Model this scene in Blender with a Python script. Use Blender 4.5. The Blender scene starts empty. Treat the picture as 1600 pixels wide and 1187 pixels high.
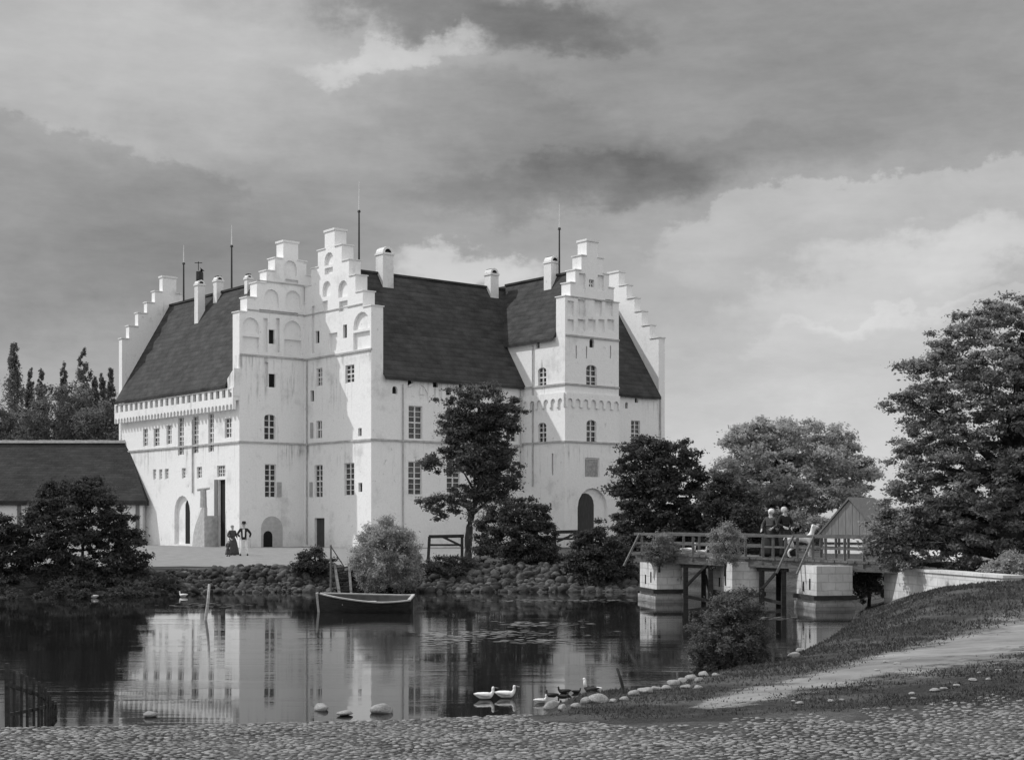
import bpy, bmesh, math, random
import numpy as np
from mathutils import Vector, Matrix
from mathutils.geometry import tessellate_polygon

# ------------------------------------------------------------------ camera, sky, sun
SC = bpy.context.scene
COL = SC.collection
EYE = 1.85          # eye height above the castle terrace (z = 0)
FPX = 2276.0        # focal length in pixels of the 1600 px wide picture
HOR = 815.0         # horizon line
WATER = -0.9
cam_d = bpy.data.cameras.new('camera')
cam = bpy.data.objects.new('camera', cam_d)
COL.objects.link(cam)
cam.location = (0, 0, EYE)
cam.rotation_euler = (math.radians(90), 0, 0)
cam_d.sensor_width = 36
cam_d.lens = FPX / 1600 * 36
cam_d.shift_y = (HOR - 593.5) / 1600
cam_d.clip_start = 0.1
cam_d.clip_end = 5000
SC.camera = cam
SC.view_settings.view_transform = 'Standard'
SC.view_settings.look = 'None'
SC.view_settings.gamma = 1
SC.view_settings.exposure = 0

U = Vector((0.776, 0.631, 0)).normalized()
V = Vector((-U.y, U.x, 0))
SUN_EL = math.radians(45)
phi = math.radians(51)
TO_SUN = (-U * math.cos(phi) + V * math.sin(phi)) * math.cos(SUN_EL) + Vector((0, 0, math.sin(SUN_EL)))
sun_d = bpy.data.lights.new('sun', 'SUN')
sun_d.energy = 2.9
sun_d.angle = math.radians(0.6)
sun_d.color = (1, 1, 1)
sun = bpy.data.objects.new('sun', sun_d)
COL.objects.link(sun)
sun.rotation_euler = TO_SUN.to_track_quat('Z', 'Y').to_euler()
sun.location = (-60, 20, 80)

world = bpy.data.worlds.new('World')
SC.world = world
world.use_nodes = True


class NT:
    """small helper that writes node expressions"""
    def __init__(self, tree):
        self.t = tree
        tree.nodes.clear()

    def n(self, kind, **kw):
        nd = self.t.nodes.new(kind)
        for k, v in kw.items():
            setattr(nd, k, v)
        return nd

    def put(self, sock, val):
        if isinstance(val, (int, float)):
            sock.default_value = val
        elif isinstance(val, tuple):
            sock.default_value = val
        else:
            self.t.links.new(val, sock)

    def m(self, op, a, b=0.0, c=None):
        nd = self.n('ShaderNodeMath', operation=op)
        self.put(nd.inputs[0], a)
        self.put(nd.inputs[1], b)
        if c is not None:
            self.put(nd.inputs[2], c)
        return nd.outputs[0]

    def add(self, a, b): return self.m('ADD', a, b)
    def sub(self, a, b): return self.m('SUBTRACT', a, b)
    def mul(self, a, b): return self.m('MULTIPLY', a, b)

    def smooth(self, x, lo, hi, tlo=0.0, thi=1.0):
        nd = self.n('ShaderNodeMapRange', interpolation_type='SMOOTHSTEP')
        self.put(nd.inputs[0], x)
        for i, v in enumerate((lo, hi, tlo, thi)):
            nd.inputs[i + 1].default_value = v
        return nd.outputs[0]

    def lin(self, x, lo, hi, tlo=0.0, thi=1.0):
        nd = self.n('ShaderNodeMapRange')
        self.put(nd.inputs[0], x)
        for i, v in enumerate((lo, hi, tlo, thi)):
            nd.inputs[i + 1].default_value = v
        return nd.outputs[0]

    def noise(self, vec, scale, detail=4, rough=0.55, dist=0.0):
        nd = self.n('ShaderNodeTexNoise')
        if vec is not None:
            self.t.links.new(vec, nd.inputs['Vector'])
        nd.inputs['Scale'].default_value = scale
        nd.inputs['Detail'].default_value = detail
        nd.inputs['Roughness'].default_value = rough
        nd.inputs['Distortion'].default_value = dist
        return nd.outputs['Fac']

    def xyz(self, x, y, z):
        nd = self.n('ShaderNodeCombineXYZ')
        for i, v in enumerate((x, y, z)):
            self.put(nd.inputs[i], v)
        return nd.outputs[0]

    def mapping(self, vec, scale, rot=(0, 0, 0)):
        nd = self.n('ShaderNodeMapping')
        self.t.links.new(vec, nd.inputs[0])
        nd.inputs['Scale'].default_value = scale
        nd.inputs['Rotation'].default_value = rot
        return nd.outputs[0]

    def mix(self, f, a, b):
        return self.add(self.mul(a, self.sub(1.0, f)), self.mul(b, f))


def sky_nodes():
    w = NT(world.node_tree)
    tc = w.n('ShaderNodeTexCoord')
    sep = w.n('ShaderNodeSeparateXYZ')
    w.t.links.new(tc.outputs['Generated'], sep.inputs[0])
    x, y, z = sep.outputs
    az = w.m('ARCTAN2', x, y)
    el = w.m('ARCSINE', z)
    # domain warp so that cloud borders billow
    base = w.xyz(w.mul(az, 1.0), w.mul(el, 1.7), 0.0)
    w1 = w.sub(w.noise(base, 9.0, 6, 0.6), 0.5)
    base2 = w.xyz(w.add(az, 7.3), w.mul(w.add(el, 3.1), 1.7), 0.0)
    w2 = w.sub(w.noise(base2, 9.0, 6, 0.6), 0.5)
    w3 = w.sub(w.noise(w.xyz(w.add(az, 2.1), w.mul(el, 1.2), 4.0), 34.0, 6, 0.62), 0.5)
    w4 = w.sub(w.noise(w.xyz(w.add(az, 5.7), w.mul(el, 1.2), 9.0), 34.0, 6, 0.62), 0.5)
    wa = w.add(w.add(az, w.mul(w1, 0.13)), w.mul(w3, 0.05))
    we = w.add(w.add(el, w.mul(w2, 0.085)), w.mul(w4, 0.035))
    tot = w.add(0.385, w.mul(w.sub(w.noise(w.xyz(w.mul(az, 1.0), w.mul(el, 3.2), 2.0), 11.0, 7, 0.62), 0.5), 0.16))
    tot = w.add(tot, w.mul(w.sub(w.noise(w.xyz(w.add(w.mul(az, 1.0), w.mul(el, 0.6)), w.mul(el, 4.0), 5.0), 26.0, 6, 0.7), 0.5), 0.06))
    tot = w.add(tot, w.mul(w.sub(w.noise(w.xyz(az, w.mul(el, 1.5), 8.0), 16.0, 7, 0.6, 0.6), 0.5), 0.10))

    def dirs(px, py):
        a = math.atan2(px - 800, FPX)
        e = math.atan2(HOR - py, math.hypot(FPX, px - 800))
        return a, e

    def blob(px, py, sx, sy, rot, amp, hard=0):
        nonlocal tot
        a, e = dirs(px, py)
        c, s = math.cos(math.radians(rot)), math.sin(math.radians(rot))
        da, de = w.sub(wa, a), w.sub(we, e)
        p = w.add(w.mul(da, c * FPX / sx), w.mul(de, s * FPX / sx))
        q = w.add(w.mul(da, -s * FPX / sy), w.mul(de, c * FPX / sy))
        r2 = w.add(w.mul(p, p), w.mul(q, q))
        if hard == 2:
            g = w.mul(w.smooth(r2, 1.15, 0.8), w.smooth(q, -1.0, 0.6))
        elif hard:
            g = w.smooth(r2, 1.6, 0.25)
        else:
            g = w.m('EXPONENT', w.mul(r2, -0.7))
        tot = w.add(tot, w.mul(g, amp))

    for b in SKY_BLOBS:
        blob(*b)
    tot = w.m('MAXIMUM', tot, 0.08)
    # unseen sky behind and above the painter, brightened to fill the shaded walls
    back = w.add(SKY_BACK, w.mul(w.sub(w.noise(tc.outputs['Generated'], 3.0, 4), 0.5), 0.5))
    f = w.smooth(y, 0.55, 0.86)
    cloud = w.mix(f, back, tot)
    sky = w.n('ShaderNodeTexSky', sky_type='NISHITA')
    sky.sun_disc = False
    sky.sun_elevation = SUN_EL
    sky.sun_rotation = math.atan2(TO_SUN.x, TO_SUN.y)
    bw = w.n('ShaderNodeRGBToBW')
    w.t.links.new(sky.outputs[0], bw.inputs[0])
    val = w.add(w.mul(bw.outputs[0], 0.06), w.mul(cloud, 10.0))
    bg = w.n('ShaderNodeBackground')
    w.t.links.new(val, bg.inputs[0])
    bg.inputs[1].default_value = 0.1
    out = w.n('ShaderNodeOutputWorld')
    w.t.links.new(bg.outputs[0], out.inputs[0])


SKY_BACK = 0.84
SKY_BLOBS = [  # px, py, half width, half height, tilt, brightness, hard edge
    (230, 100, 420, 100, 0, 0.10),
    (610, 78, 150, 22, 6, 0.13, 1),
    (500, 58, 260, 40, -4, 0.07),
    (740, 20, 250, 40, -7, -0.13, 1),
    (1000, 20, 330, 60, 0, -0.08),
    (900, 200, 330, 100, -14, -0.10),
    (1080, 250, 270, 55, 6, -0.05, 1),
    (880, 290, 260, 45, 6, -0.07, 1),
    (760, 180, 240, 60, -10, -0.04, 1),
    (1400, 120, 330, 120, 0, -0.11),
    (1380, 345, 380, 66, 8, 0.10, 2),
    (1420, 430, 270, 50, 12, 0.11, 1),
    (1480, 520, 300, 60, 4, 0.07, 2),
    (1560, 380, 200, 40, 8, 0.06, 1),
    (1330, 400, 330, 170, 0, 0.07),
    (1280, 710, 360, 130, 0, 0.23),
    (735, 424, 120, 30, -3, 0.22, 1),
    (650, 300, 240, 70, 0, -0.06),
    (60, 285, 330, 85, -4, -0.075, 2),
    (90, 430, 340, 120, 0, -0.105),
    (330, 420, 200, 90, 0, -0.07),
    (100, 570, 340, 70, 0, 0.03),
]
sky_nodes()


# ------------------------------------------------------------------ pixel -> world helpers
def at(px, d, z=None, py=None):
    """world point on the ray of a pixel column at depth d"""
    x = (px - 800) / FPX * d
    if z is None:
        z = EYE + (HOR - py) / FPX * d
    return Vector((x, d, z))


# ------------------------------------------------------------------ materials (black-and-white picture: all neutral)
MATS = {}


def g3(v):
    return (v, v, v, 1)


def mat(name, lo, hi, scale=4.0, rough=0.85, bump=0.0, bump_scale=30.0, stretch=(1, 1, 1), island=0.0, detail=5, spec=0.3):
    if name in MATS:
        return MATS[name]
    m = bpy.data.materials.new(name)
    m.use_nodes = True
    t = NT(m.node_tree)
    tc = t.n('ShaderNodeTexCoord')
    vec = t.mapping(tc.outputs['Object'], stretch)
    f = t.noise(vec, scale, detail, 0.6)
    v = t.lin(f, 0.3, 0.7, lo, hi)
    if island:
        geo = t.n('ShaderNodeNewGeometry')
        v = t.mul(v, t.lin(geo.outputs['Random Per Island'], 0, 1, 1 - island, 1 + island))
    p = t.n('ShaderNodeBsdfPrincipled')
    t.put(p.inputs['Base Color'], v)
    p.inputs['Roughness'].default_value = rough
    p.inputs['Specular IOR Level'].default_value = spec
    if bump:
        b = t.n('ShaderNodeBump')
        b.inputs['Strength'].default_value = bump
        b.inputs['Distance'].default_value = 0.05
        t.put(b.inputs['Height'], t.noise(vec, bump_scale, 5, 0.6))
        t.put(p.inputs['Normal'], b.outputs[0])
    o = t.n('ShaderNodeOutputMaterial')
    t.put(o.inputs[0], p.outputs[0])
    MATS[name] = m
    return m


def plaster_mat(name, base, dirt, pier=False):
    m = bpy.data.materials.new(name)
    m.use_nodes = True
    t = NT(m.node_tree)
    tc = t.n('ShaderNodeTexCoord')
    ob = tc.outputs['Object']
    big = t.smooth(t.noise(ob, 0.5, 6, 0.65), 0.52, 0.75)
    streak = t.smooth(t.noise(t.mapping(ob, (1.6, 1.6, 0.16)), 1.3, 5, 0.7), 0.60, 0.80)
    spots = t.smooth(t.noise(ob, 2.2, 5, 0.65), 0.62, 0.76)
    sp_ = t.n('ShaderNodeSeparateXYZ')
    t.put(sp_.inputs[0], ob)
    zc = t.add(sp_.outputs[2], t.mul(t.noise(ob, 0.9, 4), 1.2))
    def under(top, depth):
        return t.mul(t.lin(zc, top - depth, top, 0, 1), t.m('LESS_THAN', sp_.outputs[2], top))
    drip = t.smooth(t.noise(t.mapping(ob, (2.2, 2.2, 0.12)), 1.6, 5, 0.7), 0.48, 0.72)
    ledge = t.mul(drip, t.m('MAXIMUM', t.m('MAXIMUM', under(12.6, 2.6), under(7.6, 1.6)), under(13.9, 1.3)))
    foot = t.mul(t.lin(zc, 2.2, -0.3, 0, 1), t.smooth(t.noise(ob, 1.1, 5, 0.65), 0.35, 0.65))
    foot = t.m('MAXIMUM', foot, 0.0)
    d = t.m('MINIMUM', t.add(t.add(t.mul(t.mul(ledge, t.smooth(t.noise(ob, 0.28, 4, 0.6), 0.42, 0.62)), 1.3), t.mul(foot, 0.5)), t.add(t.add(t.mul(big, 0.5), t.mul(streak, 0.75)), t.mul(spots, 0.7))), 1.0)
    v = t.mix(d, base, dirt)
    if pier:
        wet_ = t.lin(t.add(sp_.outputs[2], t.mul(t.noise(ob, 3.0, 4), 0.45)), -0.62, -0.25, 1, 0)
        v = t.mix(t.mul(wet_, 0.75), v, 0.10)
        brick = t.n('ShaderNodeTexBrick')
        t.put(brick.inputs['Vector'], t.xyz(t.add(t.add(sp_.outputs[0], sp_.outputs[1]), t.mul(t.noise(ob, 2.0, 3), 0.12)), t.add(sp_.outputs[2], t.mul(t.noise(ob, 2.5, 3), 0.06)), 0.0))
        brick.inputs['Scale'].default_value = 1.0
        brick.inputs['Brick Width'].default_value = 0.55
        brick.inputs['Row Height'].default_value = 0.26
        brick.inputs['Mortar Size'].default_value = 0.018
        brick.inputs['Color1'].default_value = g3(1.0)
        brick.inputs['Color2'].default_value = g3(0.92)
        brick.inputs['Mortar'].default_value = g3(0.76)
        v = t.mul(v, brick.outputs['Color'])
    v = t.mul(v, t.lin(t.noise(ob, 9, 4, 0.6), 0.3, 0.7, 0.94, 1.04))
    p = t.n('ShaderNodeBsdfPrincipled')
    t.put(p.inputs['Base Color'], v)
    p.inputs['Roughness'].default_value = 0.9
    p.inputs['Specular IOR Level'].default_value = 0.15
    b = t.n('ShaderNodeBump')
    b.inputs['Strength'].default_value = 0.35
    b.inputs['Distance'].default_value = 0.06
    t.put(b.inputs['Height'], t.noise(ob, 3.5, 5, 0.6))
    t.put(p.inputs['Normal'], b.outputs[0])
    o = t.n('ShaderNodeOutputMaterial')
    t.put(o.inputs[0], p.outputs[0])
    MATS[name] = m
    return m


def tile_mat(name, lo, hi, course):
    """roof covering with courses running level and patchy weathering"""
    m = bpy.data.materials.new(name)
    m.use_nodes = True
    t = NT(m.node_tree)
    tc = t.n('ShaderNodeTexCoord')
    ob = tc.outputs['Object']
    sep = t.n('ShaderNodeSeparateXYZ')
    t.put(sep.inputs[0], ob)
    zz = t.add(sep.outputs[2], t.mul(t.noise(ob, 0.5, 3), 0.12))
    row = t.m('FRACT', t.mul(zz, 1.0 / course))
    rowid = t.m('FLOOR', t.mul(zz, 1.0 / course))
    wn = t.n('ShaderNodeTexNoise')
    t.put(wn.inputs['Vector'], t.xyz(t.mul(sep.outputs[0], 0.9), t.mul(sep.outputs[1], 0.9), t.mul(rowid, 3.7)))
    wn.inputs['Scale'].default_value = 1.0
    wn.inputs['Detail'].default_value = 5
    v = t.lin(wn.outputs['Fac'], 0.3, 0.7, lo, hi)
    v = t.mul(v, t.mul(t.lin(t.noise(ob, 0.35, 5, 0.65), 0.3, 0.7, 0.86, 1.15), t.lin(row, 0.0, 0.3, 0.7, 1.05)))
    v = t.mul(v, t.lin(t.noise(ob, 6, 4, 0.6), 0.3, 0.7, 0.85, 1.15))
    p = t.n('ShaderNodeBsdfPrincipled')
    t.put(p.inputs['Base Color'], v)
    p.inputs['Roughness'].default_value = 0.85
    p.inputs['Specular IOR Level'].default_value = 0.2
    b = t.n('ShaderNodeBump')
    b.inputs['Strength'].default_value = 0.7
    b.inputs['Distance'].default_value = 0.08
    t.put(b.inputs['Height'], t.add(row, t.mul(t.noise(ob, 5, 4), 0.8)))
    t.put(p.inputs['Normal'], b.outputs[0])
    o = t.n('ShaderNodeOutputMaterial')
    t.put(o.inputs[0], p.outputs[0])
    MATS[name] = m
    return m


def leaf_mat(name, v0, trans=0.25, var=0.42):
    m = bpy.data.materials.new(name)
    m.use_nodes = True
    t = NT(m.node_tree)
    geo = t.n('ShaderNodeNewGeometry')
    tc = t.n('ShaderNodeTexCoord')
    r = t.lin(geo.outputs['Random Per Island'], 0, 1, 1 - var, 1 + var)
    v = t.mul(t.mul(r, v0), t.lin(t.noise(tc.outputs['Object'], 0.9, 3), 0.3, 0.7, 0.75, 1.25))
    d = t.n('ShaderNodeBsdfDiffuse')
    t.put(d.inputs[0], v)
    tr = t.n('ShaderNodeBsdfTranslucent')
    t.put(tr.inputs[0], v)
    mx = t.n('ShaderNodeMixShader')
    mx.inputs[0].default_value = trans
    t.put(mx.inputs[1], d.outputs[0])
    t.put(mx.inputs[2], tr.outputs[0])
    o = t.n('ShaderNodeOutputMaterial')
    t.put(o.inputs[0], mx.outputs[0])
    MATS[name] = m
    return m


def glass_mat():
    m = bpy.data.materials.new('dark old glass')
    m.use_nodes = True
    t = NT(m.node_tree)
    oi = t.n('ShaderNodeObjectInfo')
    tc = t.n('ShaderNodeTexCoord')
    v = t.mul(t.lin(t.noise(tc.outputs['Object'], 2.6, 2), 0.35, 0.65, 0.3, 1.7), t.lin(oi.outputs['Random'], 0, 1, 0.008, 0.06))
    p = t.n('ShaderNodeBsdfPrincipled')
    t.put(p.inputs['Base Color'], v)
    p.inputs['Roughness'].default_value = 0.12
    b = t.n('ShaderNodeBump')
    b.inputs['Strength'].default_value = 0.5
    b.inputs['Distance'].default_value = 0.05
    t.put(b.inputs['Height'], t.noise(tc.outputs['Object'], 1.8, 2))
    t.put(p.inputs['Normal'], b.outputs[0])
    o = t.n('ShaderNodeOutputMaterial')
    t.put(o.inputs[0], p.outputs[0])
    return m


PLASTER = plaster_mat('white plaster', 0.80, 0.40)
PIERWALL = plaster_mat('damp whitewashed masonry', 0.66, 0.2, True)
PLASTER_OLD = plaster_mat('weathered whitewash', 0.72, 0.28)
TRIM = mat('grey trim and painted shade', 0.30, 0.5, 3)
GLASS = glass_mat()
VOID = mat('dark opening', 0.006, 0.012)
FRAME = mat('white painted wood', 0.55, 0.75, 6)
DOOR = mat('dark grey door boards', 0.035, 0.07, 5, stretch=(4, 4, 0.4))
GREYDOOR = mat('grey weathered boards', 0.12, 0.2, 5, stretch=(4, 4, 0.4))
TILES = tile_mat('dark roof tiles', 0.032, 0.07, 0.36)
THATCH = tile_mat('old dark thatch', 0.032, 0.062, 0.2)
RIDGE = mat('pale ridge turf', 0.2, 0.34, 4)
IRON = mat('black iron', 0.015, 0.03, 8, rough=0.5)
GILT = mat('pale metal tip', 0.55, 0.7, 8, rough=0.4)
WOOD = mat('grey weathered timber', 0.10, 0.2, 5, stretch=(1, 1, 4), bump=0.3)
DARKWOOD = mat('dark wet timber', 0.02, 0.05, 5, stretch=(1, 1, 4), bump=0.3)
PALEWOOD = mat('pale bleached timber', 0.3, 0.48, 5, stretch=(1, 1, 4))
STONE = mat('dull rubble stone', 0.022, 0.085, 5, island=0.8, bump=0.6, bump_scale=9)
PALESTONE = mat('pale shore stone', 0.16, 0.36, 6, island=0.35, bump=0.6, bump_scale=14)
COBBLE = mat('worn cobble stone', 0.15, 0.26, 9, island=0.5, bump=0.5, bump_scale=40)
BARK = mat('dark bark', 0.02, 0.05, 5, stretch=(2, 2, 0.5), bump=0.6)
LEAF_DARK = leaf_mat('dark leaves', 0.085, 0.4)
LEAF_MID = leaf_mat('mid leaves', 0.26, 0.5)
LEAF_FAR = leaf_mat('far wood leaves', 0.18, 0.45, 0.15)
LEAF_LAYER = leaf_mat('soft dark leaves', 0.13, 0.45)
LEAF_POND = leaf_mat('pond side leaves', 0.14, 0.45)
LEAF_LIGHT = leaf_mat('light leaves', 0.40, 0.5)
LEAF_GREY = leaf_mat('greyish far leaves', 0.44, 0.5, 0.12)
GRASSBLADE = leaf_mat('grass blades', 0.085)
SKIN = mat('skin', 0.42, 0.5, 6)
BLACKCLOTH = mat('black cloth', 0.012, 0.03, 12)
DARKCLOTH = mat('dark grey cloth', 0.04, 0.08, 12)
WHITECLOTH = mat('white cloth', 0.72, 0.84, 12)
GREYCLOTH = mat('mid grey cloth', 0.2, 0.3, 12)
HAIR = mat('dark hair', 0.03, 0.06, 20)
WHITEFUR = mat('white feathers and fur', 0.66, 0.82, 14, bump=0.3)
DARKFEATHER = mat('dark feathers', 0.018, 0.05, 14)
BILL = mat('grey bill', 0.2, 0.3, 14)


# ------------------------------------------------------------------ mesh building
class MB:
    def __init__(self):
        self.v, self.f = [], []

    def quad(self, *pts):
        b = len(self.v)
        self.v += [tuple(p) for p in pts]
        self.f.append(tuple(range(b, b + len(pts))))

    def hexa(self, p):
        """8 corners: bottom 4 then top 4"""
        b = len(self.v)
        self.v += [tuple(q) for q in p]
        for f in ((0, 3, 2, 1), (4, 5, 6, 7), (0, 1, 5, 4), (1, 2, 6, 5), (2, 3, 7, 6), (3, 0, 4, 7)):
            self.f.append(tuple(b + i for i in f))

    def box(self, o, ax, ay, x0, x1, y0, y1, z0, z1):
        o = Vector((o[0], o[1], 0))
        P = lambda a, b, z: o + ax * a + ay * b + Vector((0, 0, z))
        self.hexa([P(x0, y0, z0), P(x1, y0, z0), P(x1, y1, z0), P(x0, y1, z0),
                   P(x0, y0, z1), P(x1, y0, z1), P(x1, y1, z1), P(x0, y1, z1)])

    def bar(self, p, q, w, h=None):
        """square-section bar between two points"""
        h = h or w
        p, q = Vector(p), Vector(q)
        d = (q - p).normalized()
        up = Vector((0, 0, 1)) if abs(d.z) < 0.9 else Vector((0, 1, 0))
        s = d.cross(up).normalized() * w / 2
        t = s.cross(d).normalized() * h / 2
        self.hexa([p - s - t, p + s - t, p + s + t, p - s + t, q - s - t, q + s - t, q + s + t, q - s + t])

    def tube(self, pts, rads, n=8, cap=True):
        pts = [Vector(p) for p in pts]
        b = len(self.v)
        ref = Vector((0.13, 0.27, 1)).normalized()
        for i, p in enumerate(pts):
            d = (pts[min(i + 1, len(pts) - 1)] - pts[max(i - 1, 0)]).normalized()
            r = ref if abs(d.dot(ref)) < 0.95 else Vector((1, 0, 0))
            s = d.cross(r).normalized()
            t = s.cross(d)
            for k in range(n):
                a = 2 * math.pi * k / n
                self.v.append(tuple(p + (s * math.cos(a) + t * math.sin(a)) * rads[i]))
        for i in range(len(pts) - 1):
            for k in range(n):
                k2 = (k + 1) % n
                self.f.append((b + i * n + k, b + i * n + k2, b + (i + 1) * n + k2, b + (i + 1) * n + k))
        if cap:
            self.f.append(tuple(b + k for k in reversed(range(n))))
            e = b + (len(pts) - 1) * n
            self.f.append(tuple(e + k for k in range(n)))

    def lathe(self, prof, n=16, c=(0, 0, 0), sx=1.0, sy=1.0, wob=None):
        b = len(self.v)
        for (r, z) in prof:
            for k in range(n):
                a = 2 * math.pi * k / n
                rr = r * (1 + (wob(a, z) if wob else 0))
                self.v.append((c[0] + rr * math.cos(a) * sx, c[1] + rr * math.sin(a) * sy, c[2] + z))
        for i in range(len(prof) - 1):
            for k in range(n):
                k2 = (k + 1) % n
                self.f.append((b + i * n + k, b + i * n + k2, b + (i + 1) * n + k2, b + (i + 1) * n + k))
        self.f.append(tuple(b + k for k in reversed(range(n))))
        e = b + (len(prof) - 1) * n
        self.f.append(tuple(e + k for k in range(n)))

    def layer(self, P, outer, holes, d0, d1):
        """a slab with holes; P(a, z, dep) -> world; outer and holes are loops of (a, z)"""
        loops = [outer] + list(holes)
        tris = tessellate_polygon([[Vector((a, z, 0)) for a, z in lp] for lp in loops])
        flat = [q for lp in loops for q in lp]
        b = len(self.v)
        n = len(flat)
        self.v += [tuple(P(a, z, d0)) for a, z in flat]
        self.v += [tuple(P(a, z, d1)) for a, z in flat]
        for t in tris:
            self.f.append(tuple(b + i for i in t))
            self.f.append(tuple(b + n + i for i in reversed(t)))
        k = b
        for lp in loops:
            m = len(lp)
            for i in range(m):
                j = (i + 1) % m
                self.f.append((k + i, k + j, k + n + j, k + n + i))
            k += m

    def mesh(self, name, material, smooth=False, normals=True):
        me = bpy.data.meshes.new(name)
        me.from_pydata(self.v, [], self.f)
        if normals:
            bm = bmesh.new()
            bm.from_mesh(me)
            bmesh.ops.recalc_face_normals(bm, faces=bm.faces)
            bm.to_mesh(me)
            bm.free()
        me.materials.append(material)
        if smooth:
            me.polygons.foreach_set('use_smooth', [True] * len(me.polygons))
        me.update()
        return me


def link(name, me, parent=None):
    o = bpy.data.objects.new(name, me)
    COL.objects.link(o)
    if parent is not None:
        o.parent = parent
        if parent.type == 'EMPTY':
            o.matrix_parent_inverse = Matrix.Translation(-Vector(parent.location))
    return o


def build(name, mb, material, parent=None, smooth=False, label=None):
    o = link(name, mb.mesh(name, material, smooth), parent)
    if label:
        o['label'] = label
    return o


def tag(o, label=None, cat=None, group=None, kind=None):
    if label: o['label'] = label
    if cat: o['category'] = cat
    if group: o['group'] = group
    if kind: o['kind'] = kind
    return o


def thing(name, label, cat, loc=(0, 0, 0), group=None):
    o = bpy.data.objects.new(name, None)
    o.empty_display_size = 0.2
    COL.objects.link(o)
    o.location = loc
    return tag(o, label, cat, group)


def dup(root, loc, rz=0.0, scale=1.0, label=None):
    r = root.copy()
    COL.objects.link(r)
    r.location = loc
    r.rotation_euler = (0, 0, rz)
    r.scale = (scale,) * 3
    if label: r['label'] = label
    for ch in list(root.children):
        c = ch.copy()
        COL.objects.link(c)
        c.parent = r
        for g in list(ch.children):
            d = g.copy()
            COL.objects.link(d)
            d.parent = c
    return r


def fast_mesh(name, verts, quads, material, smooth=False):
    me = bpy.data.meshes.new(name)
    verts = np.asarray(verts, dtype=np.float32)
    quads = np.asarray(quads, dtype=np.int32)
    nf, k = quads.shape
    me.vertices.add(len(verts))
    me.vertices.foreach_set('co', verts.ravel())
    me.loops.add(nf * k)
    me.loops.foreach_set('vertex_index', quads.ravel())
    me.polygons.add(nf)
    me.polygons.foreach_set('loop_start', np.arange(0, nf * k, k, dtype=np.int32))
    me.polygons.foreach_set('loop_total', np.full(nf, k, dtype=np.int32))
    if smooth:
        me.polygons.foreach_set('use_smooth', np.ones(nf, dtype=bool))
    me.materials.append(material)
    me.update()
    me.validate()
    return me


# ------------------------------------------------------------------ terrain
POND = [(-80, 18.2), (-20, 18.4), (-6.56, 18.7), (-4.15, 18.95), (-1.7, 19.4), (0.35, 20.0), (0.6, 22.0), (1.40, 22.8), (1.95, 23.0),
        (3.4, 25.7), (4.54, 27.1), (5.55, 29.4), (6.94, 32.9), (10.34, 43.2), (11.2, 46.5), (12.4, 50.5), (12.8, 56.0), (11, 57.6),
        (3, 57.2), (-3, 57.0), (-8, 57.2), (-11, 56.4), (-14, 54.2), (-20, 52.5), (-80, 51)]
PN = np.array(POND, dtype=float)


def shore_dist(x, y):
    """signed distance to the shoreline, positive on land"""
    x = np.asarray(x, dtype=float)
    y = np.asarray(y, dtype=float)
    best = np.full(x.shape, 1e9)
    inside = np.zeros(x.shape, dtype=bool)
    n = len(PN)
    for i in range(n):
        x0, y0 = PN[i]
        x1, y1 = PN[(i + 1) % n]
        dx, dy = x1 - x0, y1 - y0
        t = np.clip(((x - x0) * dx + (y - y0) * dy) / (dx * dx + dy * dy), 0, 1)
        best = np.minimum(best, np.hypot(x - x0 - t * dx, y - y0 - t * dy))
        with np.errstate(divide='ignore', invalid='ignore'):
            c = ((y0 > y) != (y1 > y)) & (x < (x1 - x0) * (y - y0) / (y1 - y0 + 1e-12) + x0)
        inside ^= c
    return np.where(inside, -best, best)


def sst(t):
    t = np.clip(t, 0, 1)
    return t * t * (3 - 2 * t)


def vnoise(x, y):
    return (np.sin(x * 1.7 + 1.3 * np.sin(y * 1.1)) + np.sin(y * 2.3 + 1.7 * np.sin(x * 0.9 + 2)) + 0.5 * np.sin(x * 4.1 + y * 3.3)) / 2.5


def terrain(x, y):
    x = np.asarray(x, dtype=float)
    y = np.asarray(y, dtype=float)
    s = shore_dist(x, y)
    hill = 0.93 * np.exp(-((x - 13.5) / 6.0) ** 2 - ((y - 36.5) / 7.0) ** 2) + 0.2 * np.exp(-((x - 9) / 4) ** 2 - ((y - 24) / 5) ** 2)
    near = WATER + 0.16 * sst(s / 0.5) + 0.03 * np.clip(s, 0, 12) + hill * sst(s / 2.5)
    far = WATER + 0.9 * sst(s / 2.4)
    w = sst((y - 42 + np.clip(x - 9, 0, 8) * 0.6) / 6)
    w = np.where((x < 6) & (y > 38), 1.0, w)
    land = near * (1 - w) + far * w
    land = land + 0.03 * vnoise(x * 1.3, y * 1.3) * sst(s / 1.5) * np.where(y < 60, 1, 0.3)
    wet = WATER + np.maximum(s * 0.5, -1.3)
    return np.where(s > 0, land, wet)


def tz(x, y):
    return float(terrain(np.array([x]), np.array([y]))[0])


def hit(px, py, d0=12.0, d1=140.0):
    """where the ray of a pixel meets the ground"""
    d = np.linspace(d0, d1, 4000)
    x = (px - 800) / FPX * d
    z = EYE + (HOR - py) / FPX * d
    k = np.argmax(z <= terrain(x, d))
    return Vector((x[k], d[k], float(terrain(x[k:k + 1], d[k:k + 1])[0])))


def grid_lines(a, b, step, lo, hi):
    core = list(np.arange(a, b + 1e-6, step))
    up, s, v = [], step, core[-1]
    while v < hi:
        s *= 1.25
        v += s
        up.append(v)
    dn, s, v = [], step, core[0]
    while v > lo:
        s *= 1.25
        v -= s
        dn.append(v)
    return np.array(dn[::-1] + core + up)


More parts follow.
